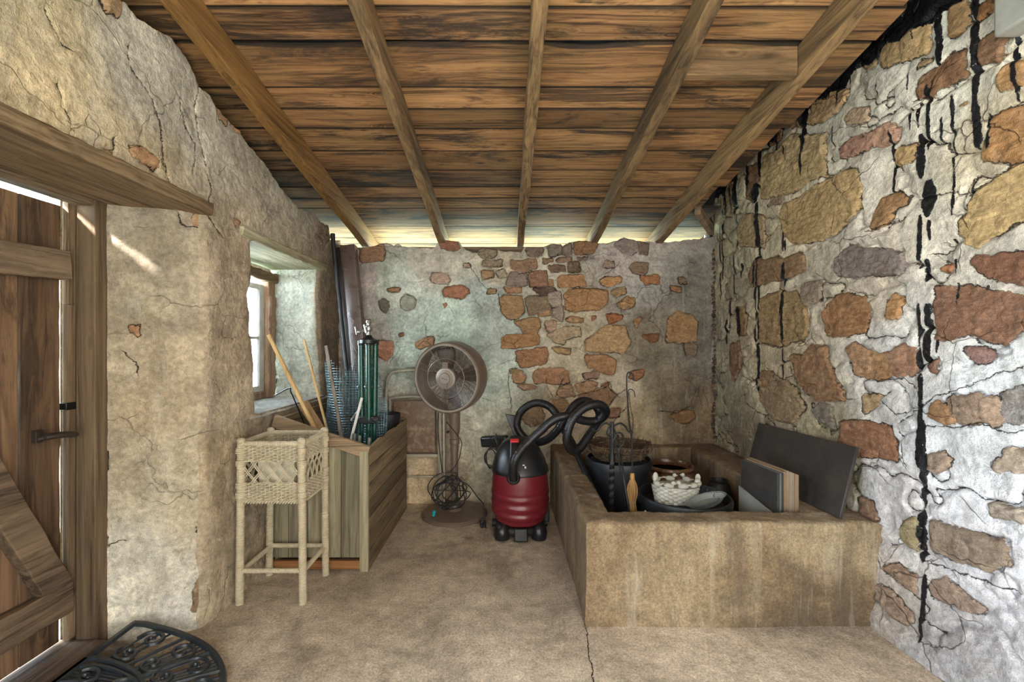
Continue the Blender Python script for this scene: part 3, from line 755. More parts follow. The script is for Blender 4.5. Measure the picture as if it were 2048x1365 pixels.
class Masonry:
    """collects gridded patches and makes one mesh with the survey fields on its points"""
    def __init__(s): s.V = []; s.F = []; s.A = {k: [] for k in ('sd', 'cr', 'cd', 'tar')}; s.C = {k: [] for k in ('scol', 'base')}; s.n = 0
    def patch(s, P, f, flip=False):
        n, m = P.shape[:2]
        idx = np.arange(n * m).reshape(n, m) + s.n
        q = np.stack([idx[:-1, :-1], idx[1:, :-1], idx[1:, 1:], idx[:-1, 1:]], -1).reshape(-1, 4)
        if flip: q = q[:, ::-1]
        s.V.append(P.reshape(-1, 3)); s.F.append(q); s.n += n * m
        for k in ('sd', 'cr', 'tar'): s.A[k].append(f[k].ravel())
        s.A['cd'].append(np.abs(f['cr']).ravel())
        for k in ('scol', 'base'): s.C[k].append(f[k].reshape(-1, 3))
    def flat(s, P, col=(150, 138, 120), flip=False):
        sh = P.shape[:2]; z = np.zeros(sh)
        s.patch(P, dict(sd=z - 0.2, cr=z + 1, tar=z - 0.2, scol=np.zeros(sh + (3,)) + .2, base=np.zeros(sh + (3,)) + np.array(lin(col))), flip)
    def box(s, x0, x1, y0, y1, z0, z1, col=(150, 138, 120)):
        g = lambda p00, p10, p01, p11: np.array([[p00, p01], [p10, p11]], float)
        for pts in (((x0,y0,z0),(x1,y0,z0),(x0,y0,z1),(x1,y0,z1)), ((x1,y1,z0),(x0,y1,z0),(x1,y1,z1),(x0,y1,z1)), ((x0,y1,z0),(x0,y0,z0),(x0,y1,z1),(x0,y0,z1)),
                    ((x1,y0,z0),(x1,y1,z0),(x1,y0,z1),(x1,y1,z1)), ((x0,y0,z1),(x1,y0,z1),(x0,y1,z1),(x1,y1,z1)), ((x0,y1,z0),(x1,y1,z0),(x0,y0,z0),(x1,y0,z0))):
            s.flat(g(*pts), col)
    def build(s, name, mat):
        V = np.concatenate(s.V); F = np.concatenate(s.F)
        me = bpy.data.meshes.new(name)
        me.vertices.add(len(V)); me.vertices.foreach_set('co', V.ravel())
        me.loops.add(F.size); me.loops.foreach_set('vertex_index', F.ravel().astype(np.int32))
        me.polygons.add(len(F)); me.polygons.foreach_set('loop_start', np.arange(0, F.size, 4, dtype=np.int32))
        me.update(calc_edges=True)
        for k, v in s.A.items():
            a = me.attributes.new(k, 'FLOAT', 'POINT'); a.data.foreach_set('value', np.concatenate(v).astype(np.float32))
        for k, v in s.C.items():
            c = np.concatenate(v); c = np.concatenate([c, np.ones((len(c), 1))], 1)
            a = me.attributes.new(k, 'FLOAT_COLOR', 'POINT'); a.data.foreach_set('color', c.astype(np.float32).ravel())
        me.materials.append(mat); me.shade_smooth(); me.set_sharp_from_angle(angle=1.0)
        o = bpy.data.objects.new(name, me); COL.objects.link(o); o['kind'] = 'structure'
        return o

def relief(f, a, b, seed, stone_h=0.010, lump=0.010, amp=0.012):
    """how far the surface stands out of the wall plane"""
    a0, b0 = a, b
    big = fbm(a * 1.6, b * 1.6, seed + 50, 3) * amp
    med = fbm(a * 7, b * 7, seed + 60, 4) * amp * 0.55
    fine = fbm(a * 38, b * 38, seed + 70, 3) * 0.0022
    lum = (np.minimum(np.abs(fbm(a * 4.2, b * 6.0, seed + 80, 3)), 0.16) * 7.0 - 0.6) * lump      # plaster smeared over the rubble in folds
    sd = f['sd']; ins = sstep(sd, -0.002, 0.014)
    faceted = (np.abs(fbm(a * 13 + 3, b * 22, seed + 90, 4)) - 0.2) * 0.016
    gr = np.exp(-(np.abs(sd + 0.002) / 0.0045) ** 2) * 0.010 * sstep(fbm(a * 8, b * 8, seed + 99, 2), -0.25, 0.1)
    h = big + med + fine + lum * (1 - ins) + ins * (stone_h * (f['hid'] * 1.6 - 0.5) + faceted * 0.8 + stone_h * 0.5) - gr
    h = h - np.exp(-(f['cr'] / 0.004) ** 2) * 0.006 + 0.0015 * sstep(f['tar'], -0.001, 0.003)
    return h

# ---- back wall
B2 = lambda k, p: [(v.x, v.z) for v in (onY(x, y, YB) for x, y in (sheet(k, p) if k else p))]
top_px = [(600,490),(677,490),(716,499),(743,494),(768,486.7),(773,485),(787,492),(794,488.6),(806,494),(832,497),(870,497),(876,484),(882,481),(918,482),(925,495),(943,506),(954,506),
(958,500),(977,498),(1000,501),(1004,503),(1042,505),(1049,496),(1086,496),(1089,493),(1109,487.6),(1122,488.5),(1125,492),(1140,485),(1168,482),(1200,487),(1214,488.5),(1228,484),(1249,475),
(1274,482),(1299,484),(1347,485),(1380,480),(1406,478),(1429,474),(1470,476)]
tx = [onY(x, y, YB).x for x, y in top_px]; tz = [onY(x, y, YB).z for x, y in top_px]
na, nb = 680, 440
u = np.linspace(-1.50, 1.86, na); v = np.linspace(0, 1, nb)
top = np.interp(u, tx, tz) + fbm(u * 30, u * 0, 3, 3) * 0.008
A_, V_ = np.meshgrid(u, v, indexing='ij')
Bz = -0.02 + (top[:, None] + 0.02) * V_
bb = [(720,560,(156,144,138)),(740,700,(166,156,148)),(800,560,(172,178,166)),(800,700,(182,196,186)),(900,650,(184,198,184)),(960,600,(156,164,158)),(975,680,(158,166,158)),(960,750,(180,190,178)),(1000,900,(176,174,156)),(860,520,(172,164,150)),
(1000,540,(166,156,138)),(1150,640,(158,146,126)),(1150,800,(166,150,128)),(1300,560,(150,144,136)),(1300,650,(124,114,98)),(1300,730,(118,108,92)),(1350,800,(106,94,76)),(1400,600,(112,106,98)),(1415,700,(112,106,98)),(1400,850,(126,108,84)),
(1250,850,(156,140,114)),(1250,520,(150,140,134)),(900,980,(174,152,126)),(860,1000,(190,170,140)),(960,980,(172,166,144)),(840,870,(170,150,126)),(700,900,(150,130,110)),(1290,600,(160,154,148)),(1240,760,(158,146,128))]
bases = [(onY(x, y, YB).x, onY(x, y, YB).z, tuple(min(228, q * (1.12 if x < 1280 else 1.04)) for q in c)) for x, y, c in bb]  # left lifted, right darker: partly own mortar colour, partly light put into colour
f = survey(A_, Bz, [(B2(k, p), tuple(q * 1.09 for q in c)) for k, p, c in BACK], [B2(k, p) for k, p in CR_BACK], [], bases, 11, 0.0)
h = relief(f, A_, Bz, 11, 0.012, 0.007, 0.010)
# the whitewashed footing steps out low down behind the fan
h = h + 0.02 * sstep(-Bz, -0.42, -0.40) * sstep(-A_, 0.35, 0.45) + 0.015 * sstep(-Bz, -0.25, -0.23) * sstep(-A_, 0.35, 0.45)
mw = Masonry()
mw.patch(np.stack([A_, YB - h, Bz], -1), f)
# rough top of the wall
g = 14; T = np.zeros((na, g, 3)); ft = {k: np.repeat(f[k][:, -1:], g, 1) for k in f}
for j in range(g):
    t = j / (g - 1)
    T[:, j, 0] = u; T[:, j, 1] = (YB - h[:, -1]) * (1 - t) + (YB + 0.17) * t
    T[:, j, 2] = top + 0.008 * math.sin(PI * min(1, t * 2)) - 0.30 * max(0, t - 0.5) + fbm(u * 14, u * 0 + t * 3, 77, 3) * 0.012 * min(1, 4 * t)
mw.patch(T, ft)
mw.box(-1.95, 2.0, YB + 0.05, YB + 0.16, -0.1, 2.02)
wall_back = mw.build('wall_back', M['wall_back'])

# ---- right wall
R2 = lambda k, p: [(v.y, v.z) for v in (onX(x, y, XR) for x, y in (sheet(k, p) if k else p))]
na, nb = 480, 560
u = np.linspace(1.40, 3.92, na); v = np.linspace(-0.02, 2.98, nb)
A_, Bz = np.meshgrid(u, v, indexing='ij')
tars = []
for (x, y0, y1, w) in TARS:
    q0 = onX(x - w / 2, y0, XR); q1 = onX(x + w / 2, y1, XR); q2 = onX(x, y0, XR)
    tars.append((min(q0.y, q1.y), max(q0.y, q1.y), q1.z, onX(x, y0, XR).z))
br = [(1460,500,(158,148,124)),(1450,800,(146,140,118)),(1480,880,(150,138,112)),(1550,700,(184,168,140)),(1650,600,(200,186,166)),(1560,420,(196,182,156)),(1750,400,(206,194,182)),(1850,200,(214,206,194)),(1650,250,(198,188,172)),(1800,700,(206,202,200)),(1900,900,(214,216,220)),(2000,800,(216,218,222)),
(1800,1000,(208,205,204)),(2000,1100,(206,206,210)),(1900,1340,(170,168,168)),(1650,880,(150,140,112)),(1600,800,(172,158,132)),(1700,1150,(180,172,164)),(1780,1250,(170,160,148)),(2000,300,(206,190,168)),(1960,500,(212,202,190)),(1750,560,(190,176,160))]
bases = [(onX(x, y, XR).y, onX(x, y, XR).z, c) for x, y, c in br]
f = survey(A_, Bz, [(R2(k, p), c) for k, p, c in RIGHT], [R2(k, p) for k, p in CR_RIGHT], tars, bases, 23, 1.0)
edge = 2.735 + fbm(A_ * 7, A_ * 0, 5, 3) * 0.05 + fbm(A_ * 40, A_ * 0, 6, 3) * 0.03 - sstep(A_, 3.3, 3.8) * 0.13
f['tar'] = np.maximum(f['tar'], Bz - edge)
h = relief(f, A_, Bz, 23, 0.016, 0.016, 0.020)
h = h + 0.05 * sstep(-Bz, -0.30, 0.0) * sstep(-A_, -2.4, -2.1)        # the foot of the wall spreads a little
mw = Masonry()
mw.patch(np.stack([XR - h, A_, Bz], -1), f, True)
mw.box(1.86, 2.1, -1.75, 4.2, -0.1, 3.0)
mw.box(1.80, 1.87, -1.7, 1.41, -0.02, 2.95, (190, 184, 176))
wall_right = mw.build('wall_right', M['wall_right'])

# ---- left wall with the doorway and the window recess
L2 = lambda k, p: [(v.y, v.z) for v in (onX(x, y, XL) for x, y in sheet(k, p))]
bl = [(100,50,(204,184,150)),(10,150,(204,182,146)),(300,150,(200,190,174)),(400,250,(196,186,170)),(450,350,(192,180,162)),(450,450,(192,174,150)),(470,600,(196,176,152)),(470,800,(194,176,152)),(560,420,(178,166,148)),(620,440,(160,150,134)),(300,330,(192,172,142)),(450,520,(180,160,136)),(470,700,(182,162,138)),(450,900,(178,158,132)),(450,1100,(184,166,142)),(500,950,(182,164,140)),
(600,900,(160,144,126)),(645,650,(140,124,104)),(650,750,(136,120,100)),(380,1230,(186,170,144)),(640,560,(150,136,116))]
basesL = [(onX(x, y, XL).y, onX(x, y, XL).z, c) for x, y, c in bl]
stL = [(L2(k, p), c) for k, p, c in LEFT]; crL = [L2(k, p) for k, p in CR_LEFT]
zz = lambda pts: (np.array([onX(x, y, XL).z for x, y in pts])[::-1], np.array([onX(x, y, XL).y for x, y in pts])[::-1])
w0z, w0y = zz([(506,470),(505,490),(508,540),(502,600),(508,680),(512,740),(517,830),(519,850)])
w1z, w1y = zz([(642,520),(640,545),(637,600),(640,680),(645,740),(648,790),(650,830)])
def W0(z): return np.interp(z, w0z, w0y) + fbm(z * 14, z * 0, 4, 3) * 0.012
def W1(z): return np.interp(z, w1z, w1y) + fbm(z * 14, z * 0, 8, 3) * 0.010
def D1(z): return 2.14 + fbm(z * 3, z * 0, 14, 3) * 0.018 + fbm(z * 17, z * 0, 15, 2) * 0.006 + 0.012 * np.exp(-((z - 0.22) / 0.1) ** 2)
tpl = [(0,-200),(240,0),(270,35),(340,75),(370,120),(395,170),(420,190),(430,215),(480,270),(530,330),(560,375),(600,420),(632,430),(640,445),(654,453),(658,485),(690,480)]
tly = [onX(x, y, XL).y for x, y in tpl]; tlz = [onX(x, y, XL).z for x, y in tpl]
tly[0] = 0.4; tlz[0] = tlz[1] + 0.168 * (tly[1] - 0.4)
def TL(y): return np.interp(y, tly, tlz) + fbm(y * 26, y * 0, 31, 3) * 0.012
def openings(y, z):
    """distance to the nearest opening edge, for rounded plaster arrises"""
    d = np.full(y.shape, 1.0)
    m = (z < 1.975); d = np.where(m, np.minimum(d, np.abs(y - D1(z))), d)
    m = (z > 0.95) & (z < 1.94)
    d = np.where(m, np.minimum(d, np.minimum(np.abs(y - W0(z)), np.abs(y - W1(z)))), d)
    return d
def leftX(y, z, f):
    h = relief(f, y, z, 37, 0.010, 0.004, 0.011)
    d = openings(y, z)
    return XL + h - 0.03 * np.exp(-d / 0.018)
def ruled(y0, y1, z, n):
    t = np.linspace(0, 1, n)[:, None]
    return y0[None, :] * (1 - t) + y1[None, :] * t, np.repeat(z[None, :], n, 0)
mw = Masonry()
def lp(y0, y1, z0, z1, ny, nz):
    z = np.linspace(z0, z1, nz); Y, Z = ruled(y0(z), y1(z), z, ny)
    f = survey(Y, Z, stL, crL, [], basesL, 37); mw.patch(np.stack([leftX(Y, Z, f), Y, Z], -1), f)
K = lambda c: (lambda z: np.full(z.shape, float(c)))
lp(D1, K(3.92), -0.02, 0.95, 250, 150)
lp(D1, W0, 0.95, 1.94, 70, 160)
lp(W1, K(3.92), 0.95, 1.94, 70, 160)
lp(D1, K(3.92), 1.94, 1.975, 250, 8)
y = np.linspace(0.5, 3.92, 520); t = np.linspace(0, 1, 110); Y, Tt = np.meshgrid(y, t, indexing='ij'); tl = TL(y)
Z = 1.975 + (tl[:, None] - 1.975) * Tt
f = survey(Y, Z, stL, crL, [], basesL, 37); X = leftX(Y, Z, f); mw.patch(np.stack([X, Y, Z], -1), f)
T = np.zeros((len(y), 10, 3)); ft = {k: np.repeat(f[k][:, -1:], 10, 1) for k in f}
for j in range(10):
    q = j / 9; T[:, j, 0] = X[:, -1] * (1 - q) - 1.93 * q; T[:, j, 1] = y; T[:, j, 2] = tl + fbm(y * 12, y * 0 + q * 4, 63, 3) * 0.02 * min(1, 4 * q)
mw.patch(T, ft)
# splayed pier between doorway and room: surveyed on its own plane
pA = np.array([-1.43, 2.14, 0]); pB = np.array([-1.757, 1.985, 0]); dAB = pB - pA; LAB = np.linalg.norm(dAB); dh = dAB / LAB; nn = np.cross(dh, [0, 0, 1])
def V2(k, p):
    out = []
    for x, yy in sheet(k, p):
        q = onPlane(x, yy, pA, nn); out.append((2.14 + np.dot(q - pA, dh), q[2]))
    return out
basesV = []
for x, yy, c in [(300,500,(158,142,120)),(250,430,(160,146,128)),(300,700,(176,158,134)),(350,620,(180,164,142)),(350,900,(188,172,148)),(300,800,(176,156,130)),(240,900,(176,160,136)),(300,1150,(214,206,188)),(250,1240,(220,212,192)),(400,700,(186,168,142)),(390,1000,(190,176,152)),(380,450,(176,160,138)),(390,1240,(214,208,196))]:
    q = onPlane(x, yy, pA, nn); basesV.append((2.14 + np.dot(q - pA, dh), q[2], c))
z = np.linspace(-0.02, 1.985, 330); f0 = survey(np.repeat(D1(z)[None, :], 2, 0), np.repeat(z[None, :], 2, 0), stL, crL, [], basesL, 37)
ex = leftX(D1(z)[None, :], z[None, :], {k: f0[k][:1] for k in f0})[0]
n = 70; sgl = np.linspace(0, 1, n)
S_, Zr = np.meshgrid(2.14 + sgl * LAB, z, indexing='ij')
f = survey(S_, Zr, [(V2(k, p), c) for k, p, c in REVEAL], [V2(k, p) for k, p in CR_REVEAL], [], basesV, 37)
w1_ = np.minimum(1, sgl / 0.18)[:, None]
hh = relief(f, S_, Zr, 37, 0.008, 0.005, 0.016) * w1_ + 0.018 * np.sin(PI * np.minimum(sgl * 1.4, 1))[:, None]
nrm = np.array([dh[1], -dh[0]]); nrm = nrm if nrm[1] < 0 else -nrm
PX = ex[None, :] * (1 - sgl[:, None]) + pB[0] * sgl[:, None] + nrm[0] * hh
PY = D1(z)[None, :] * (1 - sgl[:, None]) + pB[1] * sgl[:, None] + nrm[1] * hh
mw.patch(np.stack([PX, PY, Zr], -1), f, True)
# window recess: far and near jambs, sill, all limewashed
def side(Wf, x1, y1, flip):
    z = np.linspace(0.93, 1.96, 150)
    f0 = survey(np.repeat(Wf(z)[None, :], 2, 0), np.repeat(z[None, :], 2, 0), stL, [], [], basesL, 37)
    e = leftX(Wf(z)[None, :], z[None, :], {k: f0[k][:1] for k in f0})[0]
    q = np.linspace(0, 1, 60); Q, Zq = np.meshgrid(q, z, indexing='ij')
    hh = (fbm(Q * 3, Zq * 7, 91, 4) * 0.02 + fbm(Q * 12, Zq * 30, 92, 3) * 0.004) * np.minimum(1, q / 0.15)[:, None] + 0.02 * np.sin(PI * q)[:, None]
    P = np.stack([e[None, :] * (1 - Q) + x1 * Q, Wf(z)[None, :] * (1 - Q) + y1 * Q + (-hh if not flip else hh), Zq], -1)
    sh = Q.shape; o = np.zeros(sh)
    cA = np.array(lin((206, 210, 196))); cB = np.array(lin((168, 172, 142))); m = sstep(fbm(Q * 2, Zq * 4, 95, 3) + (Zq - 1.75) * 2.2, -0.1, 0.5)[..., None]
    base = cA * (1 - m) + cB * m; ee = np.array(lin((158, 140, 116))); me_ = np.exp(-Q / 0.05)[..., None]; base = base * (1 - me_) + ee * me_
    mw.patch(P, dict(sd=o - 0.2, cr=o + 1, tar=o - 0.2, scol=np.zeros(sh + (3,)) + .2, base=base), flip)
side(W1, -1.84, 3.52, False); side(W0, -1.84, 2.60, True)
q = np.linspace(-1.42, -1.9, 60); yy = np.linspace(2.5, 3.62, 120); Q, Yq = np.meshgrid(q, yy, indexing='ij')
mw.flat(np.stack([Q, Yq, 0.948 + fbm(Q * 9, Yq * 9, 97, 4) * 0.008 - 0.02 * np.exp(-(XL - Q + 0.012).clip(0) / 0.012)], -1), (208, 208, 200), True)
# core and outer face of the wall, with an assumed, unseen side-window opening
for b in ((-1.95,-1.93,-1.75,-0.45,-.1,3.32), (-1.95,-1.93,-0.45,0.69,-.1,0.6), (-1.95,-1.93,-0.45,0.69,1.9,3.2), (-1.95,-1.93,0.69,0.96,-.1,3.0), (-1.95,-1.93,0.96,1.92,2.018,3.0), (-1.95,-1.90,1.92,2.60,-.1,3.0),
          (-1.95,-1.90,2.60,3.52,-.1,0.93), (-1.95,-1.90,2.60,3.52,1.93,3.0), (-1.95,-1.90,3.52,4.1,-.1,2.16), (-1.93,XL,0.60,0.79,-.02,1.975), (-1.93,XL-0.03,0.3,0.6,1.975,2.6),
          (-1.93,XL,-1.7,-0.45,-.02,2.9), (-1.93,XL,-0.45,0.62,-.02,0.6), (-1.93,XL,-0.45,0.62,1.9,2.8)):
    mw.box(*b, (176, 162, 140))
wall_left = mw.build('wall_left', M['wall_left'])

# ---- wall behind the photographer, its wide doorway added to let in light
mw = Masonry()
for b in ((-1.93, -0.9, -1.75, -1.6, -.02, 3.32), (1.6, 1.9, -1.75, -1.6, -.02, 3.32), (-0.9, 1.6, -1.75, -1.6, 2.2, 3.3)):
    mw.box(*b, (184, 168, 144))
wall_rear = mw.build('wall_rear', M['wall_left'])

# ---- unseen wall added to keep the sun out of the rear doorway
mb = MB(); mb.bx(-2.0, 3.0, -4.3, -4.0, -0.1, 3.3); struct(mb.build('wall_sun_screen', M['tub'], smooth=0))
# ---- floor
na, nb = 380, 330
u = np.linspace(-1.95, 1.9, na); v = np.linspace(0.9, 3.95, nb)
U, V_ = np.meshgrid(u, v, indexing='ij')
zf = fbm(U * 2, V_ * 2, 3, 3) * 0.006 + fbm(U * 22, V_ * 22, 4, 3) * 0.0020
ck = [onZ(x, y) for x, y in ((1168,1240),(1172,1256),(1176,1290),(1180,1318),(1186,1345),(1188,1375))]
crk = np.full(U.shape, 1.0); wU = U + fbm(U * 20, V_ * 20, 9, 3) * 0.006
for i in range(len(ck) - 1):
    x1, y1, x2, y2 = ck[i].x, ck[i].y, ck[i + 1].x, ck[i + 1].y; ex_, ey_ = x2 - x1, y2 - y1
    t = np.clip(((wU - x1) * ex_ + (V_ - y1) * ey_) / (ex_ ** 2 + ey_ ** 2), 0, 1)
    dx = wU - x1 - t * ex_; dy = V_ - y1 - t * ey_; d = np.hypot(dx, dy); sg = np.where(ex_ * dy - ey_ * dx >= 0, 1, -1)
    m = d < np.abs(crk); crk[m] = (d * sg)[m]
zf = zf - 0.006 * np.exp(-(crk / 0.006) ** 2)
stn = np.zeros(U.shape)
for (x, y, r, k) in ((1120,1210,0.20,.30),(1060,1185,0.16,.25),(1100,1130,0.2,.22),(934,1079,0.07,.6),(700,1180,0.2,.1),(900,1190,.15,.12),(1010,1230,.12,.2)):
    p = onZ(x, y); e = ((U - p.x + fbm(U * 9, V_ * 9, 41, 3) * .09) / r) ** 2 + ((V_ - p.y + fbm(U * 9, V_ * 9, 42, 3) * .09) / (r * .8)) ** 2
    stn = np.maximum(stn, k * np.exp(-e ** 1.5))
me = bpy.data.meshes.new('floor'); P = np.stack([U, V_, zf], -1)
idx = np.arange(na * nb).reshape(na, nb); F = np.stack([idx[:-1, :-1], idx[1:, :-1], idx[1:, 1:], idx[:-1, 1:]], -1).reshape(-1, 4)
P = P.reshape(-1, 3); extra = np.array([(-1.95,-1.8,0),(1.9,-1.8,0),(1.9,0.9,0),(-1.95,0.9,0)], float); F = np.concatenate([F, [[len(P), len(P) + 1, len(P) + 2, len(P) + 3]]]); P = np.concatenate([P, extra])
me.vertices.add(len(P)); me.vertices.foreach_set('co', P.ravel()); me.loops.add(F.size); me.loops.foreach_set('vertex_index', F.ravel().astype(np.int32))
me.polygons.add(len(F)); me.polygons.foreach_set('loop_start', np.arange(0, F.size, 4, dtype=np.int32)); me.update(calc_edges=True); me.shade_smooth()
for k, vv in (('stain', stn), ('cr', crk), ('cw', (np.abs(crk) < 0.03).astype(float))):
    a = me.attributes.new(k, 'FLOAT', 'POINT'); a.data.foreach_set('value', np.concatenate([vv.ravel(), [1.0 if k == 'cr' else 0.0] * 4]).astype(np.float32))
me.materials.append(M['floor']); floor = bpy.data.objects.new('floor', me); COL.objects.link(floor); struct(floor)

# ---- roof: boards, sheet above them, rafters
def zboard(y): return 3.01 - 0.168 * y
def zraft(y): return 2.87 - 0.168 * y
def xedge(y): return float(np.interp(y, [1.7, 2.2, 3.0, 3.4, 3.85, 4.4], [1.60, 1.60, 1.56, 1.50, 1.77, 1.85]))
seams = [4.32, 4.23, 4.09] + [1494 / (841 - q) for q in (453, 416, 396, 374, 341, 302, 257, 218, 175, 82, 15)]
y = seams[-1]
while y > -1.7: y -= R.uniform(0.15, 0.2); seams.append(y)
mb = MB(); nrmr = Vector((0, 0.168, 1)).normalized()
for i in range(len(seams) - 1):
    y1, y0 = seams[i], seams[i + 1]
    waney = abs(y1 - 1494 / (841 - 175)) < 1e-6
    cuts = [-2.0] + sorted(R.sample([-1.22, -0.55, 0.13, 0.765], R.choice([0, 1, 1]))) + [None]
    if waney: cuts = [-2.0, None]
    for c in range(len(cuts) - 1):
        x0 = cuts[c]; x1 = cuts[c + 1] if cuts[c + 1] is not None else xedge((y0 + y1) / 2) + R.uniform(-0.01, 0.02)
        n = max(2, int((x1 - x0) / 0.03)); dz = R.uniform(-0.003, 0.003); vs = []; fs = []; ph = R.uniform(0, 50); rn = R.random()
        for k in range(n + 1):
            x = x0 + 0.002 + (x1 - x0 - 0.004) * k / n
            w0 = float(fbm(x * 1.5 + ph, 0.0, 5, 2)) * 0.003; w1 = float(fbm(x * 1.5 + ph, 9.0, 5, 2)) * 0.003
            if waney: w0 += 0.030 + float(fbm(x * 2.2 + 3, 1.0, 7, 3)) * 0.04 - 0.03 * float(sstep(x, 0.3, 0.8)) 
            a0 = y0 + 0.003 + max(w0, -0.003); a1 = y1 - 0.004 + min(w1, 0.004)
            sagz = dz + float(fbm(x * 1.1 + ph, 4.0, 6, 2)) * 0.002
            for (yy, t) in ((a0, .011), (a0 + .003, .003), (a0 + .010, .001), (a1 - .008, .0), (a1 - .0025, -.001), (a1, 0.010), (a1, 0.02), (a0, 0.022)):
                vs.append((x, yy, zboard(yy) + sagz + t))
        for k in range(n):
            for e in range(8): fs.append((k * 8 + e, k * 8 + 8 + e, k * 8 + 8 + (e + 1) % 8, k * 8 + (e + 1) % 8))
        fs += [tuple(range(8)), tuple(n * 8 + q for q in range(7, -1, -1))]
        mb.add(vs, fs, rn)
ceil_o = struct(mb.build('ceiling', M['ceil'], smooth=0.5))
at_ = ceil_o.data.attributes.new('edge', 'FLOAT', 'POINT'); at_.data.foreach_set('value', np.tile([1, 1, 0, 0, 1, 1, 1, 1], len(ceil_o.data.vertices) // 8).astype(np.float32))   # board edges darkened along the joints
mb = MB()
mb.add([(-2.1, -1.9, zboard(-1.9) + .03), (2.1, -1.9, zboard(-1.9) + .03), (2.1, 1.5, max(zboard(1.5) + .03, 2.9)), (1.9, 1.5, 2.9), (-2.1, 1.5, zboard(1.5) + .03)], [(0, 1, 2, 3, 4)])
N = 30; vs = []; fs = []
for i in range(N + 1):
    yy = 1.5 + (4.40 - 1.5) * i / N; z0 = zboard(yy) + .026
    vs += [(-2.1, yy, z0), (xedge(yy) - 0.03, yy, z0), (1.88, yy, max(z0, 2.93))]
for i in range(N): fs += [(i * 3, i * 3 + 1, i * 3 + 4, i * 3 + 3), (i * 3 + 1, i * 3 + 2, i * 3 + 5, i * 3 + 4)]
mb.add(vs, fs)
mb.bx(1.77, 1.95, 3.90, 3.96, 2.1, 2.95); mb.bx(-2.1, -2.05, -1.9, 1.0, 2.5, 3.3)
struct(mb.build('trim_1', M['tar'], smooth=0))
RAF = [(-1.256, -1.19, 'leftmost rafter, golden timber, over the plastered wall', 'rafter_gold'), (-0.577, -0.520, 'second rafter from the left, grey-brown, meeting the back wall above the fan', 'rafter'), (0.100, 0.158, 'middle rafter, rough brown timber, running straight away', 'rafter'),
       (0.735, 0.793, 'fourth rafter from the left, pale-edged, left end of the blocking piece joins it', 'rafter'), (1.290, 1.350, 'rightmost rafter, beside the tarred stone wall', 'rafter')]
for x0, x1, lab, mt in RAF:
    mb = MB(); n = 40; vs = []; fs = []
    for i in range(n + 1):
        yy = -1.6 + 5.85 * i / n
        for (xx, t) in ((x0, 0), (x1, 0), (x1, 0.137), (x0, 0.137)):
            vs.append((xx + float(fbm(yy * 2 + x0, t * 9, 8, 2)) * 0.006, yy, zraft(yy) + t + (float(fbm(yy * 3, x0, 9, 2)) * 0.005 if t == 0 else 0)))
    for i in range(n):
        for e in range(4): fs.append((i * 4 + e, i * 4 + 4 + e, i * 4 + 4 + (e + 1) % 4, i * 4 + (e + 1) % 4))
    fs += [(0, 1, 2, 3), (n * 4 + 3, n * 4 + 2, n * 4 + 1, n * 4)]
    mb.add(vs, fs); tag(mb.build('rafter', M[mt], bevel=0.004), lab, 'rafter', 'roof rafters')
mb = MB(); yb = 1.98; zb = zraft(yb)
mb.box((1.041, yb + 0.024, zb + 0.066), (0.494, 0.045, 0.128), Matrix.Rotation(math.radians(0.0), 3, 'X'))
tag(mb.build('blocking_piece', mat_wood('blocking_timber', c4(84, 62, 40), c4(144, 114, 80), 0, stain=0.4), bevel=0.003), 'short cross timber nailed between the two rightmost rafters', 'blocking')
mb = MB(); mb.beam((1.46, 3.42, zboard(3.42) - 0.062), (1.74, 3.80, zboard(3.80) - 0.062), 0.045, 0.07)
tag(mb.build('corner_brace', M['door_y'], bevel=0.003), 'short dark diagonal brace under the boards in the far right corner', 'brace')
mb = MB(); mb.beam((-1.45, YB + 0.075, 2.170), (0.60, YB + 0.075, 2.178), 0.05, 0.050, n=20, wob=0.002, rnd=.3)
mb.beam((0.62, YB + 0.075, 2.165), (1.78, YB + 0.075, 2.165), 0.05, 0.050, n=10, wob=0.002, rnd=.7)
tag(mb.build('wall_plate', M['crate_x']), 'brown timber plate lying along the top of the back wall', 'beam')

# ---- unseen pale ground outside, bouncing light up under the eave
mb = MB(); mb.add([(-60, -40, -0.12), (60, -40, -0.12), (60, 80, -0.12), (-60, 80, -0.12)], [(0, 1, 2, 3)])
g_o = struct(mb.build('ground_outside', M['ground'], smooth=0))
# ------------------------------------------------------------------ doorway: lintel, frame, door
mb = MB(); mb.beam((-1.60, 0.70, 2.0), (-1.60, 2.165, 2.0), 0.395, 0.058, n=34, wob=0.0025, rnd=.2)
tag(mb.build('lintel', M['lintel'], bevel=0.006), 'long weathered plank lintel across the doorway in the left wall', 'lintel')
mb = MB(); mb.beam((-1.62, 2.43, 1.965), (-1.62, 3.575, 1.958), 0.41, 0.052, n=30, wob=0.004, rnd=.6)
tag(mb.build('lintel', M['winlintel'], bevel=0.006), 'short pale plank lintel over the small deep window', 'lintel')
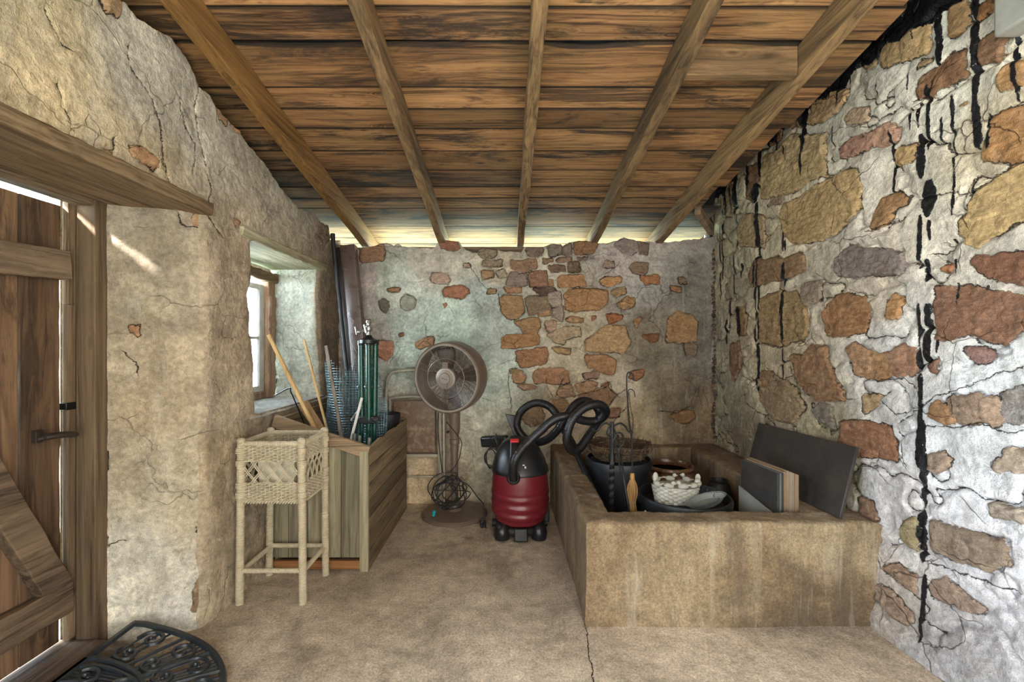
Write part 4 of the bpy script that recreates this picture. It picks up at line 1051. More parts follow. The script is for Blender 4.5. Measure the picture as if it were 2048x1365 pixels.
# frame of the doorway
mb = MB(); mb.bx(-1.84, -1.757, 1.926, 1.99, 0.0, 1.972, rnd=.1)
fr = tag(mb.build('door_frame', M['post'], bevel=0.004), 'squared timber door frame post and head in the left doorway', 'door frame')
mb = MB(); mb.bx(-1.84, -1.765, 0.80, 1.926, 1.946, 1.972, rnd=.4); mb.build('frame_head', M['door_y'], fr, bevel=0.003)
for z0, z1, rn in ((0.10, 0.28, .2), (0.29, 1.075, .5), (1.105, 1.52, .9), (1.522, 1.955, .35)):
    mb = MB(); mb.bx(-1.868, -1.842, 1.872 + 0.024, 1.93, z0, z1, rnd=rn); mb.build('door_stop', M['post'], fr, bevel=0.003)
mb = MB(); mb.bx(-1.93, -1.70, 0.85, 1.92, 0.0, 0.095, rnd=.7); mb.build('threshold', M['door_y'], fr, bevel=0.008)
# step in front of the threshold
mb = MB(); mb.bx(-1.70, -1.56, 0.80, 1.90, -0.01, 0.092); tag(mb.build('doorstep', M['tub'], bevel=0.012), 'narrow pale concrete doorstep under the edge of the black mat', 'step')
# door leaf
dr = thing('door_1', None, None, (-1.87, 1.3, 0.10)); struct(dr)
mb = MB()
ys = [0.98, 1.16, 1.37, 1.585, 1.73, 1.891]
for i in range(len(ys) - 1):
    n = 26; y0, y1 = ys[i] + 0.002, ys[i + 1] - 0.002; vs = []; fs = []; x = -1.872 + R.uniform(-.002, .002)
    for k in range(n + 1):
        z = 0.105 + (1.934 - 0.105) * k / n
        a = y0 + float(fbm(z * 4, i * 7.0, 5, 3)) * 0.004; b = y1 + float(fbm(z * 4, i * 7.0 + 3, 5, 3)) * 0.004
        if i == len(ys) - 2: b += float(fbm(z * 12, 2.0, 6, 3)) * 0.004
        vs += [(x, a, z), (x, b, z), (x - 0.024, b, z), (x - 0.024, a, z)]
    for k in range(n):
        for e in range(4): fs.append((k * 4 + e, k * 4 + (e + 1) % 4, k * 4 + 4 + (e + 1) % 4, k * 4 + 4 + e))
    fs += [(0, 3, 2, 1), (n * 4, n * 4 + 1, n * 4 + 2, n * 4 + 3)]
    mb.add(vs, fs, R.random())
mb.build('door_boards', M['door'], dr, bevel=0.002)
def batten(y0, z0, y1, z1, w, th, rn, name):
    mb = MB(); mb.beam((-1.872 + th / 2, y0, z0), (-1.872 + th / 2, y1, z1), th, w, up=(0, 0, 1), n=26, wob=0.002, rnd=rn); mb.build(name, M['door_y'], dr, bevel=0.004)
batten(0.98, 1.640, 1.893, 1.683, 0.122, 0.05, .2, 'upper_batten')
batten(0.98, 0.290, 1.900, 0.290, 0.125, 0.05, .8, 'lower_batten')
batten(1.355, 1.40, 1.845, 0.340, 0.108, 0.05, .55, 'diagonal_brace')
mb = MB(); mb.tube(spline([(-1.80, 1.735, 0.985), (-1.775, 1.77, 0.992), (-1.77, 1.83, 0.985), (-1.79, 1.875, 0.975)], 6), [0.010] * 3 + [0.018] * 13 + [0.012] * 3, 10, flat=0.7)
mb.box((-1.862, 1.79, 0.985), (0.02, 0.03, 0.05)); mb.beam((-1.87, 1.80, .985), (-1.79, 1.80, .985), .014, .014)
mb.build('latch', M['rust'], dr, bevel=0.002)
mb = MB(); mb.box((-1.855, 1.91, 1.09), (0.03, 0.05, 0.03)); mb.build('latch_keeper', M['iron'], fr, bevel=0.003)

# ------------------------------------------------------------------ small window
wn = thing('window_1', None, None, (-1.84, 3.05, 0.95)); struct(wn)
mb = MB()
for (y0, y1, z0, z1, x0, x1) in ((2.62, 2.69, .95, 1.90, -1.86, -1.80), (3.40, 3.50, .95, 1.90, -1.87, -1.79), (2.62, 3.5, 1.83, 1.90, -1.86, -1.80), (2.62, 3.5, .95, 1.00, -1.86, -1.80)):
    mb.bx(x0, x1, y0, y1, z0, z1, rnd=R.random())
mb.build('window_frame', M['frame'], wn, bevel=0.006)
mb = MB(); mb.beam((-1.80, 3.44, 0.95), (-1.79, 3.43, 1.72), 0.10, 0.035, up=(1, 0, 0), n=24, wob=0.006, rnd=.3); mb.build('inner_casing', M['frame'], wn, bevel=0.004)
mb = MB(); mb.beam((-1.80, 2.6, 1.87), (-1.80, 3.52, 1.86), 0.07, 0.07, n=20, wob=0.006, rnd=.9); mb.build('rough_head', M['lintel'], wn, bevel=0.006)
mb = MB()
for (y0, y1, z0, z1) in ((2.69, 2.73, 1.0, 1.80), (3.33, 3.395, 1.0, 1.80), (2.73, 3.33, 1.0, 1.045), (2.73, 3.33, 1.76, 1.80), (3.015, 3.035, 1.045, 1.76), (2.73, 3.33, 1.39, 1.412)):
    mb.bx(-1.85, -1.82, y0, y1, z0, z1)
mb.build('casement', M['white_paint'], wn, bevel=0.004)
mb = MB(); mb.bx(-1.838, -1.834, 2.72, 3.34, 1.03, 1.78); mb.build('pane', M['glass'], wn, smooth=0)
mb = MB(); mb.tube(spline([(-1.79, 3.50, 1.13), (-1.79, 3.52, 1.10), (-1.785, 3.50, 1.05)], 5), .004, 6); mb.build('stay_hook', M['iron'], wn)

# ------------------------------------------------------------------ concrete trough
OX0, OX1, OY0, OY1 = 0.384, 1.80, 2.150, 3.87
IX0, IX1, IY0, IY1 = 0.532, 1.530, 2.300, 3.72
def rect(x0, y0, x1, y1, t, n_=None):
    L = [x1 - x0, y1 - y0, x1 - x0, y1 - y0]; k = int(t) % 4; f_ = t - int(t)
    P = [(x0, y0), (x1, y0), (x1, y1), (x0, y1)]; a = P[k]; b = P[(k + 1) % 4]
    return (a[0] + (b[0] - a[0]) * f_, a[1] + (b[1] - a[1]) * f_)
prof = []        # (blend outer->inner, height)
for z in np.linspace(-0.02, 0.48, 34): prof.append((0.0, z))
for a in np.linspace(0, PI / 2, 5)[1:]: prof.append((0.16 * (1 - math.cos(a)) , 0.482 + 0.018 * math.sin(a)))
for q in np.linspace(0.2, 0.84, 9): prof.append((q, 0.50))
for a in np.linspace(0, PI / 2, 5)[1:]: prof.append((1 - 0.12 * (1 - math.sin(a)), 0.484 + 0.016 * math.cos(a)))
for z in np.linspace(0.47, 0.0, 24): prof.append((1.0, z))
N = 520; ts = [4 * i / N for i in range(N)]
Pn = np.zeros((N, len(prof), 3))
for i, t in enumerate(ts):
    o = rect(OX0, OY0, OX1, OY1, t); q = rect(IX0, IY0, IX1, IY1, t)
    for j, (bl_, z) in enumerate(prof):
        Pn[i, j] = (o[0] * (1 - bl_) + q[0] * bl_, o[1] * (1 - bl_) + q[1] * bl_, z)
d1 = fbm(Pn[..., 0] * 5 + Pn[..., 2] * 3, Pn[..., 1] * 5 + Pn[..., 2] * 4, 3, 4) * 0.008; d2 = fbm(Pn[..., 0] * 34 + Pn[..., 2] * 27, Pn[..., 1] * 34 - Pn[..., 2] * 23, 7, 3) * 0.0035
arr = np.exp(-((np.abs(Pn[..., 2] - 0.49)) / 0.02) ** 2)
cx, cy = 1.05, 2.9
sx = np.where(np.array([p[0] for p in prof])[None, :] < 0.5, 1, -1)
Pn[..., 0] += (d1 + d2) * 0.8; Pn[..., 1] += (d1 + d2) * 0.8
Pn[..., 2] += (d1 * 0.6 + d2 * 1.4) * (Pn[..., 2] > 0.4) - 0.0 * arr
mb = MB(); n = len(prof); fs = []
for i in range(N):
    j = (i + 1) % N
    for k in range(n - 1): fs.append((i * n + k, j * n + k, j * n + k + 1, i * n + k + 1))
mb.add([tuple(p) for p in Pn.reshape(-1, 3)], fs)
tub = tag(mb.build('concrete_trough', M['tub'], smooth=1.2), 'large open concrete trough built against the right and back walls, full of bins', 'trough')

# ------------------------------------------------------------------ grey box high on the right wall
mb = MB(); mb.box((1.755, 1.50, 2.56), (0.09, 0.16, 0.27)); tag(mb.build('metal_box', M['greybox'], bevel=0.01), 'pale grey box fixed high on the stone wall at the right edge', 'box')

# ------------------------------------------------------------------ assumed bulb, unseen behind the photographer
bl_t = thing('assumed_bare_bulb', 'bare bulb hanging from the roof behind the viewer', 'lamp', (0.66, 0.15, 2.12))
mb = MB(); mb.lathe([(0.016, 0.05), (0.018, 0.10), (0.006, 0.11)], (0.66, .15, 2.12), 12); mb.tube([(0.66, .15, 2.22), (0.66, .15, 2.97)], .003, 6); mb.build('lamp_holder', M['black'], bl_t)

# ------------------------------------------------------------------ rattan plant stand
X0, X1, Y0, Y1 = -1.380, -1.060, 2.345, 2.640
ps = thing('plant_stand', 'cream woven rattan plant stand with four tall legs in front of the crate', 'plant stand', (-1.22, 2.49, 0))
def wrapped(a, b, r, pitch=0.0085):
    a = Vector(a); b = Vector(b); L = (b - a).length; n = int(L / pitch) * 3; pts = []; rr = []
    for i in range(n + 1): pts.append(a.lerp(b, i / n)); rr.append(r * (1 + 0.09 * math.cos(2 * PI * i / 3)) )
    return pts, rr
legs = {(0, 0): (X0, Y0), (1, 0): (X1, Y0), (1, 1): (X1, Y1), (0, 1): (X0, Y1)}
for key, (x, y) in legs.items():
    mb = MB(); dx = (0.010 if key[0] == 0 else -0.008); 
    p, r = wrapped((x - dx * 0.6, y, 0), (x, y, 0.55), 0.0195); mb.tube(p, r, 14)
    p, r = wrapped((x, y, 0.545), (x + dx * 0.3, y, 0.85), 0.0205); mb.tube(p, r, 14)
    for zc in (0.57, 0.62, 0.735, 0.80):
        p, r = wrapped((x, y, zc - 0.014), (x, y, zc + 0.014), 0.0245); mb.tube(p, r, 14)
    mb.ball((x + dx * 0.3, y, 0.850), 0.0225, 8, (1, 1, 0.7))
    mb.build('leg', M['rattan'], ps)
ed = [((0, 0), (1, 0)), ((1, 0), (1, 1)), ((1, 1), (0, 1)), ((0, 1), (0, 0))]
for a, b in ed:
    pa, pb = legs[a], legs[b]
    mb = MB(); p, r = wrapped((*pa, 0.835), (*pb, 0.835), 0.0135); mb.tube(p, r, 12); mb.build('top_rail', M['rattan'], ps)
    z = 0.172 if a[1] == b[1] else 0.165
    mb = MB(); p, r = wrapped((*pa, z), (*pb, z), 0.0125); mb.tube(p, r, 12); mb.build('stretcher', M['rattan'], ps)
def band(z0, z1, name):
    mb = MB(); st = 0.0215; per = []
    for a, b in ed:
        pa = Vector(legs[a]); pb = Vector(legs[b]); L = (pb - pa).length; n = round(L / st); d = (pb - pa) / L; nr = Vector((d.y, -d.x))
        for i in range(n): per.append((pa + d * (L * i / n), nr, i))
    m = len(per)
    if m % 2: per.pop(); m -= 1
    rows = int((z1 - z0) / 0.0078)
    for rI in range(rows + 1):
        z = z0 + (z1 - z0) * rI / rows; pts = []
        for i, (p, nr, k) in enumerate(per):
            q, nr2, _ = per[(i + 1) % m]
            s_ = 1 if (i + rI) % 2 else -1
            jit = R.uniform(-.0008, .0008)
            pts.append((p.x + nr.x * 0.0045 * s_, p.y + nr.y * 0.0045 * s_, z + jit))
            if (q - p).length < 0.05: pts.append(((p.x + q.x) / 2, (p.y + q.y) / 2, z + jit * .5))
        mb.tube(pts, 0.0034, 6, closed=True)
    for i, (p, nr, k) in enumerate(per):
        mb.tube([(p.x, p.y, z0 - 0.004), (p.x, p.y, z1 + 0.004)], 0.0026, 5)
    mb.build(name, M['rattan'], ps)
band(0.742, 0.820, 'upper_weave'); band(0.535, 0.628, 'lower_weave')
mb = MB()
for a, b in ed:      # open diamond lattice between the two woven bands
    pa = Vector(legs[a]); pb = Vector(legs[b]); L = (pb - pa).length; d = (pb - pa) / L; nr = Vector((d.y, -d.x)); k = 5; cell = L / k
    for i in range(-1, k + 1):
        for sgn in (1, -1):
            for off in (0.0, 0.011):
                pts = []
                for q in range(13):
                    t = q / 12; u_ = (i + 0.5) * cell + off + sgn * (t - 0.5) * cell * 1.55
                    u_ = (i + 0.5) * cell + off + sgn * (t - 0.5) * cell * 1.55
                    if u_ < 0.008 or u_ > L - 0.008: continue
                    w_ = 0.003 * sgn * math.cos(t * PI * 2)
                    pts.append((pa.x + d.x * u_ + nr.x * w_, pa.y + d.y * u_ + nr.y * w_, 0.622 + 0.126 * t))
                if len(pts) > 3: mb.tube(pts, 0.0028, 6)
mb.build('lattice', M['rattan'], ps)
mb = MB()
for zc, am in ((0.530, 1),):     # braided lower hem
    for ph in (0, PI):
        pts = []
        for a, b in ed:
            pa = Vector(legs[a]); pb = Vector(legs[b]); L = (pb - pa).length; d = (pb - pa) / L; nr = Vector((d.y, -d.x)); n = int(L / 0.006)
            for i in range(n):
                u_ = L * i / n; A = 2 * PI * u_ / 0.030 + ph
                pts.append((pa.x + d.x * u_ + nr.x * 0.008 * math.cos(A), pa.y + d.y * u_ + nr.y * 0.008 * math.cos(A), zc + 0.007 * math.sin(A)))
        mb.tube(pts, 0.0048, 6, closed=True)
mb.build('braided_hem', M['rattan'], ps)
mb = MB(); mb.lathe([(0.105, 0.548), (0.125, 0.56), (0.140, 0.775), (0.143, 0.775), (0.128, 0.555), (0.02, 0.553)], (-1.22, 2.4925, 0), 4, cap0=True, cap1=True, rot=Matrix.Rotation(PI / 4, 3, 'Z'))
tag(mb.build('planter_liner', M['liner'], smooth=0, bevel=0.01), 'cream plastic liner pot inside the rattan stand', 'pot')

# ------------------------------------------------------------------ wooden crate
CX0, CX1, CY0, CY1 = -1.392, -0.815, 2.690, 3.715
cr = thing('wooden_crate', 'big weathered plank crate with sloping front top, full of sticks and wire', 'crate', (-1.10, 3.2, 0))
def ztop(x): return 0.742 + (CX1 - x) / (CX1 - CX0) * 0.190
mb = MB(); xs = [CX0, -1.30, -1.185, -1.095, -0.985, CX1 - 0.005]
for i in range(5):
    a, b = xs[i] + .0015, xs[i + 1] - .0015
    mb.prism([(a, 0.075), (b, 0.075), (b, ztop(b) - 0.01), (a, ztop(a) - 0.01)], CY0 + 0.004, CY0 + 0.022, rnd=R.random())
mb.build('front_panel', M['crate_v'], cr, bevel=0.002)
mb = MB(); mb.beam((CX0 + .01, CY0 - 0.006, ztop(CX0) - 0.035), (CX1 - 0.0, CY0 - 0.006, ztop(CX1) - 0.035), 0.024, 0.075, n=14, wob=0.001, rnd=.2); mb.build('top_rail', M['crate_x'], cr, bevel=0.003)
mb = MB(); mb.bx(CX1 - 0.052, CX1, CY0 - 0.022, CY0 + 0.006, 0.0, 0.715, rnd=.6); mb.build('corner_post', M['crate_v'], cr, bevel=0.003)
mb = MB(); mb.bx(CX0, CX1 - 0.052, CY0 - 0.014, CY0 + 0.010, 0.012, 0.062, rnd=.3); mb.build('bottom_rail', M['orange_x'], cr, bevel=0.003)
zs = [0.0, 0.112, 0.21, 0.315, 0.418, 0.52, 0.62, 0.735]
mb = MB()
for i in range(7):
    n = 30; vs = []; fs = []; x = CX1 + R.uniform(-.002, .002)
    for k in range(n + 1):
        y = CY0 - 0.004 + (CY1 - CY0) * k / n
        a = zs[i] + 0.0035 + float(fbm(y * 5, i * 5.0, 3, 2)) * 0.002; b = zs[i + 1] - 0.002 + float(fbm(y * 5, i * 5.0 + 2, 3, 2)) * 0.002
        if i == 6: b += float(fbm(y * 9, 4.0, 3, 3)) * 0.016 + 0.012 * math.exp(-((y - 3.05) / 0.05) ** 2) * -1
        vs += [(x, y, a), (x, y, b), (x - 0.02, y, b), (x - 0.02, y, a)]
    for k in range(n):
        for e in range(4): fs.append((k * 4 + e, k * 4 + 4 + e, k * 4 + 4 + (e + 1) % 4, k * 4 + (e + 1) % 4))
    fs += [(0, 1, 2, 3), (n * 4 + 3, n * 4 + 2, n * 4 + 1, n * 4)]
    mb.add(vs, fs, R.random())
mb.build('side_panel', M['crate_y'], cr, bevel=0.002)
mb = MB(); mb.bx(CX1 - 0.06, CX1 - 0.021, CY0 + .024, CY0 + .07, 0.02, 0.70, rnd=.5); mb.build('inner_post', M['crate_v'], cr, bevel=0.002); mb = MB(); mb.bx(CX1 - 0.06, CX1 - 0.021, CY1 - .05, CY1 - .006, 0.02, 0.72, rnd=.5); mb.build('inner_post', M['crate_v'], cr, bevel=0.002)
mb = MB()
for i in range(7): mb.bx(CX0, CX0 + 0.018, CY0 + 0.024, CY1, 0.02 + i * 0.127, 0.14 + i * 0.127, rnd=R.random())
mb.build('wall_side_panel', M['crate_y'], cr, bevel=0.002)
mb = MB(); mb.bx(CX0 + .02, CX1 - .022, CY1 - .02, CY1, 0.02, 0.72); mb.build('back_panel', M['crate_x'], cr, bevel=0.002)
mb = MB(); mb.bx(CX0 + .02, CX1 - .022, CY0 + .024, CY1 - .022, 0.02, 0.04); mb.build('bottom_panel', M['crate_y'], cr)

def leaning(p1, Ya, p2, Yb, zend, w, h, name, mat, label, cat, n=8, wob=0.0005, group=None):
    a = onY(*p1, Ya); b = onY(*p2, Yb); d = b - a; e = a + d * ((zend - a.z) / d.z)
    mb = MB(); mb.beam(e, a, w, h, up=(0, 1, 0), n=n, wob=wob, rnd=R.random())
    return tag(mb.build(name, mat, bevel=0.0015), label, cat, group)
leaning((537, 670), 2.86, (621, 840), 2.90, 0.06, 0.020, 0.020, 'wooden_batten', M['stick'], 'long pale square batten leaning out of the crate towards the window', 'stick')
leaning((608, 680), 3.06, (652, 852), 3.10, 0.06, 0.015, 0.013, 'wooden_stick', M['stick'], 'thin pale stick leaning out of the crate, between the thick batten and the grey stake', 'stick')
leaning((652, 692), 3.18, (682, 866), 3.12, 0.06, 0.022, 0.016, 'rough_stake', M['greystick'], 'rough grey stake in the crate in front of the wire netting', 'stick', n=14, wob=0.0016)
leaning((606, 806), 3.02, (640, 862), 3.00, 0.30, 0.072, 0.012, 'short_board', M['slat'], 'short brown board end poking over the crate rim between two sticks', 'board')
leaning((724, 796), 3.00, (703, 876), 2.93, 0.35, 0.017, 0.010, 'white_slat', M['white_paint'], 'white painted slat leaning against the green tripod legs', 'slat')
mb = MB(); mb.tube(spline([onY(549, 792, 2.86), onY(578, 777, 2.84), onY(582, 785, 2.84), onY(597, 820, 2.9), onY(612, 860, 2.95), onY(640, 960, 2.95)], 8), 0.004, 6)
tag(mb.build('bent_wire', M['iron'], None), 'thin black bent wire rod hooked over by the window sill', 'wire')
for k, (x, y, l) in enumerate(((709, 868, 'left'), (719, 872, 'middle'), (729, 876, 'right'))):
    a = onY(x + (0, 0, 10)[k], y, 2.84); b = Vector((-0.99 + 0.033 * k, 2.86, 0.06)); d = (a - b).normalized()
    mb = MB(); mb.tube([b, a], 0.013, 12, caps=False); mb.tube([a - d * .05, a], 0.0105, 12, caps=False)
    tag(mb.build('short_pipe', M['pipe']), f'{l} of three grey pipe ends showing at the crate corner', 'pipe', 'pipe ends in the crate')
# wire netting rolls
def netting(name, cx, cy, r, z0, ztopf, turns, label, seed):
    mb = MB(); g = 0.019; total = int(2 * PI * r * turns / g); cols = []
    def P(i, z):
        a = i * g / r + seed; rr_ = r * (1 + 0.10 * i / total) + 0.012 * math.sin(z * 7 + a * 3 + seed)
        return Vector((cx + rr_ * math.cos(a) * 1.15, cy + rr_ * math.sin(a) * 0.8, z))
    tops = [ztopf(i / total) for i in range(total + 1)]
    for i in range(0, total + 1):
        zs_ = np.arange(z0, tops[i], 0.027).tolist() + [tops[i]]
        if len(zs_) > 1: mb.tube([P(i, z) for z in zs_], 0.00115, 3, caps=False)
    z = z0
    while z < max(tops):
        run = []
        for i in range(total + 1):
            if tops[i] >= z: run.append(P(i, z))
            else:
                if len(run) > 2: mb.tube(run, 0.00115, 3, caps=False)
                run = []
        if len(run) > 2: mb.tube(run, 0.00115, 3, caps=False)
        z += g
    return tag(mb.build(name, M['wire'], smooth=0), label, 'wire netting')
netting('wire_netting', -1.165, 3.40, 0.15, 0.55, lambda t: 1.18 + 0.07 * math.sin(t * 23) + 0.03 * math.sin(t * 61), 1.7, 'tall loose roll of blue-grey wire netting standing in the crate behind the tripod', 0.3)
netting('wire_netting', -0.955, 3.21, 0.080, 0.52, lambda t: (0.95 + 0.32 * max(0, math.sin(t * 13)) ** 3 + 0.02 * math.sin(t * 50)), 1.8, 'lower crumpled roll of wire netting at the right of the tripod, against the crate side', 1.1)
# plastic pot at the far end of the crate
mb = MB(); c = Vector((-0.935, 3.575, 0.06)); mb.lathe([(0.06, 0.0), (0.064, 0.0), (0.088, 0.70), (0.098, 0.70), (0.098, 0.745), (0.092, 0.745), (0.086, 0.70), (0.06, 0.01)], c, 28, cap0=True, cap1=True)
tag(mb.build('plant_pot', M['blackmatt']), 'tall dark plastic pot in the far corner of the crate', 'pot')
# green tripod
tp = thing('tripod', 'folded green enamel tripod with silver head standing in the crate', 'tripod', (-0.93, 3.05, 0.06))
for k, x in enumerate((722, 737, 751)):
    t_ = onY(x, 682, 3.05 - 0.03 * (k == 1)); l_ = onY(x + (2, 1, -2)[k], 840, 3.05 - 0.03 * (k == 1)); bt = Vector((-1.0 + 0.05 * k, 3.03 + 0.02 * (k != 1), 0.06))
    mb = MB(); mb.tube([l_ + (t_ - l_) * 0.0, t_], 0.0195, 16); mb.tube([bt, l_ + Vector((0, 0, .03))], 0.0150, 14); lg = mb.build('leg', M['green'], tp)
    mb = MB(); mb.lathe([(0.021, -0.03), (0.0235, -0.028), (0.0235, 0.0), (0.010, 0.008)], t_, 14); mb.build('leg_cap', M['black'], lg)
    mb = MB(); q = l_ + (t_ - l_) * 0.42; mb.ball(q + Vector((-0.018, -0.014, 0)), 0.009, 5); mb.build('leg_screw', M['silver'], lg)
c = onY(737, 684, 3.04)
mb = MB(); mb.box(onY(736, 840, 3.03) , (0.115, 0.055, 0.045)); mb.box(onY(752, 838, 3.0), (0.045, 0.05, 0.03)); mb.build('clamp', M['black'], tp, bevel=0.006)
mb = MB(); mb.lathe([(0.055, -0.015), (0.06, -0.01), (0.06, 0.012), (0.03, 0.028), (0.02, 0.045)], c, 20); mb.build('collar', M['black'], tp)
mb = MB(); mb.lathe([(0.013, 0.04), (0.013, 0.07), (0.022, 0.075), (0.026, 0.09), (0.022, 0.105), (0.012, 0.112), (0.012, 0.125), (0.018, 0.128), (0.015, 0.145), (0.004, 0.15)], c, 14)
mb.tube([c + Vector((-0.06, -.01, 0.065)), c + Vector((0.0, -.01, 0.085))], 0.009, 8); mb.ball(c + Vector((-0.06, -.01, 0.065)), 0.014, 6); mb.build('silver_head', M['silver'], tp)
mb = MB(); mb.tube(spline([c + Vector((0.01, -.015, 0.105)), c + Vector((0.045, -.015, 0.100)), c + Vector((0.065, -.015, 0.118)), c + Vector((0.10, -.015, 0.122))], 5), 0.006, 7); mb.build('clamp_lever', M['silver'], tp); mb = MB(); mb.tube([c + Vector((-0.05, -.012, .066)), c + Vector((-0.075, -.015, .05)), c + Vector((-0.085, -.015, .10))], .005, 7); mb.build('clamp_lever', M['silver'], tp); mb = MB(); mb.tube([c + Vector((-0.005, -.03, .06)), c + Vector((-.02, -.03, .115))], .007, 7); mb.build('clamp_lever', M['silver'], tp)
mb = MB(); mb.tube([onY(702, 842, 2.99), onY(724, 812, 2.99)], 0.008, 8); mb.build('brace_arm', M['pipe'], tp)

# tall things in the corner
def channel(p1, p2, Y1_, w, dpt, mat, label, name):
    a = onY(*p1, Y1_); b = onY(*p2, Y1_ - 0.03); d = b - a; e = a + d * ((0.06 - a.z) / d.z)
    ax = (a - e).normalized(); side_ = ax.cross(Vector((0, 1, 0))).normalized(); fw = side_.cross(ax).normalized()
    mb = MB(); prof_ = [(-w/2, -dpt/2), (-w/2 + .012, -dpt/2 - .004), (w/2 - .012, -dpt/2 - .004), (w/2, -dpt/2), (w/2, dpt/2), (-w/2, dpt/2)]
    n = len(prof_); L = (a - e).length
    vs = [e + side_ * x + fw * y for x, y in prof_] + [a + side_ * x + fw * y for x, y in prof_]
    fs = [tuple(range(n - 1, -1, -1)), tuple(range(n, 2 * n))] + [(k, (k + 1) % n, n + (k + 1) % n, n + k) for k in range(n)]
    mb.add(vs, fs)
    return tag(mb.build(name, mat, bevel=0.004), label, 'gutter')
gt = channel((697, 492), (721, 740), 3.63, 0.118, 0.07, M['gutter'], 'tall brown metal gutter channel with white scuffs leaning in the left back corner', 'gutter_channel')
for pts in ([(697,632),(707,642),(706,648)], [(699,678),(713,705)]):
    mb = MB(); mb.tube([onY(x, y, 3.565) for x, y in pts], 0.0012, 4); mb.build('scratch_mark', M['white_paint'], gt)
channel((680, 496), (700, 740), 3.69, 0.06, 0.05, M['gutterdark'], 'darker gutter length behind the brown one in the corner', 'gutter_channel')
a = onY(665.5, 474, 3.55); b = onY(693, 740, 3.555); e = a + (b - a) * ((0.06 - a.z) / (b.z - a.z))
mb = MB(); mb.tube([e, a], 0.017, 14); mb.lathe([(0.019, 0), (0.019, .03), (.014, .036)], a - Vector((0, 0, .01)), 14); tag(mb.build('black_pole', M['blackmatt']), 'thin black pole standing leftmost in the back corner', 'pole')

# ------------------------------------------------------------------ folding chair
fc = thing('folding_chair', 'folded metal chair with pale tube frame against the back wall behind the fan', 'chair', (-0.76, 3.74, 0))
Yc = 3.785
mb = MB(); mb.tube(spline([(-1.00, Yc - .02, 0.012), (-1.005, Yc, 0.70), (-1.00, Yc, 1.00), (-0.975, Yc, 1.09), (-0.90, Yc, 1.13), (-0.60, Yc, 1.13), (-0.535, Yc, 1.09), (-0.515, Yc, 1.00), (-0.515, Yc + .01, .70), (-0.52, Yc + .02, .012)], 8), 0.0125, 10); mb.build('tube_frame', M['chairtube'], fc)
mb = MB(); mb.tube(spline([(-0.97, Yc - .03, 0.012), (-0.97, Yc - .01, 0.45), (-.97, Yc - .01, .83), (-0.93, Yc - .01, .905), (-0.60, Yc - .01, .905), (-0.565, Yc - .01, .83), (-.56, Yc - .01, .45), (-0.56, Yc + .0, .012)], 8), 0.0105, 10); mb.build('leg_frame', M['chairtube'], fc)
mb = MB()
mb.bx(-0.945, -0.585, Yc - .02, Yc + 0.0, 0.445, 0.885); mb.build('seat', M['chairpanel'], fc, bevel=0.009)
mb = MB()
mb.bx(-0.95, -0.57, Yc - .012, Yc + .012, 0.405, 0.432); mb.tube([(-0.95, Yc, .24), (-.55, Yc, .24)], .008, 8); mb.build('cross_bar', M['chairtube'], fc, bevel=0.004)

# ------------------------------------------------------------------ pedestal fan
BX, BY = -0.405, 3.575
fn = thing('pedestal_fan', 'brown pedestal fan with round drum head and coiled black cord round its post', 'fan', (BX, BY, 0))
mb = MB(); mb.lathe([(0.252, 0.0), (0.258, 0.006), (0.258, 0.018), (0.246, 0.030), (0.20, 0.036), (0.06, 0.042), (0.042, 0.06), (0.036, 0.09)], (BX, BY, 0), 72); mb.build('base', M['fanbrown'], fn)
mb = MB(); mb.lathe([(0.030, 0.08), (0.028, 0.55)], (BX, BY, 0), 20); mb.build('lower_post', M['fanbrown'], fn)
mb = MB(); mb.lathe([(0.033, 0.50), (0.034, 0.56), (0.040, 0.565), (0.040, 0.60), (0.033, 0.605), (0.033, 0.63), (0.042, 0.66), (0.046, 0.86), (0.05, 0.92)], (BX, BY, 0), 24, sx=1.0, sy=0.9); mb.build('upper_housing', M['fanbrown'], fn)
mb = MB(); mb.ball((BX - .055, BY - .01, .66), .012, 6); mb.tube([(BX - .055, BY - .01, .66), (BX - .03, BY, .66)], .006, 6); mb.build('height_knob', M['black'], fn)
FC = onY(892.5, 757, 3.395); RD = 0.262; DP = 0.185
yaw = math.radians(-17); pit = math.radians(4)
ax = Vector((math.sin(math.radians(17)) * -1, -math.cos(math.radians(17)), -math.sin(pit) * 0.9)).normalized()     # facing direction
RM = ax.to_track_quat('Z', 'Y').to_matrix()
def FP(x, y, z): return FC + RM @ Vector((x, y, z))
mb = MB(); mb.lathe([(RD - .008, -.012), (RD - .004, 0.004), (RD + .004, 0.004), (RD + .010, -0.004), (RD + 0.012, -0.05), (RD + .012, -DP + .04), (RD + .002, -DP), (RD - .010, -DP), (RD - .006, -DP + .03), (RD - .004, -0.012)], FC, 96, rot=RM, cap0=False, cap1=False); mb.build('drum', M['fanbrown'], fn)
mb = MB(); mb.lathe([(RD - .018, -.002), (RD - .016, 0.008), (RD - 0.004, 0.010), (RD - .002, 0.0)], FC, 96, rot=RM, cap0=False, cap1=False)
mb.build('front_rim', M['fanhub'], fn)
def ringsf(z, radii, r, mat, name, spokes, dome=0.0, segs=96, spr=0.0022):
    mb = MB()
    for rd in radii:
        zz_ = z + dome * (1 - (rd / RD) ** 2)
        mb.tube([FP(rd * math.cos(2 * PI * k / segs), rd * math.sin(2 * PI * k / segs), zz_) for k in range(segs)], r, 4, closed=True)
    for a, r0, r1 in spokes:
        mb.tube([FP(q * math.cos(a), q * math.sin(a), z + dome * (1 - (q / RD) ** 2) + .001) for q in np.linspace(r0, r1, 8)], spr, 5)
    return mb.build(name, mat, fn)
sp = []
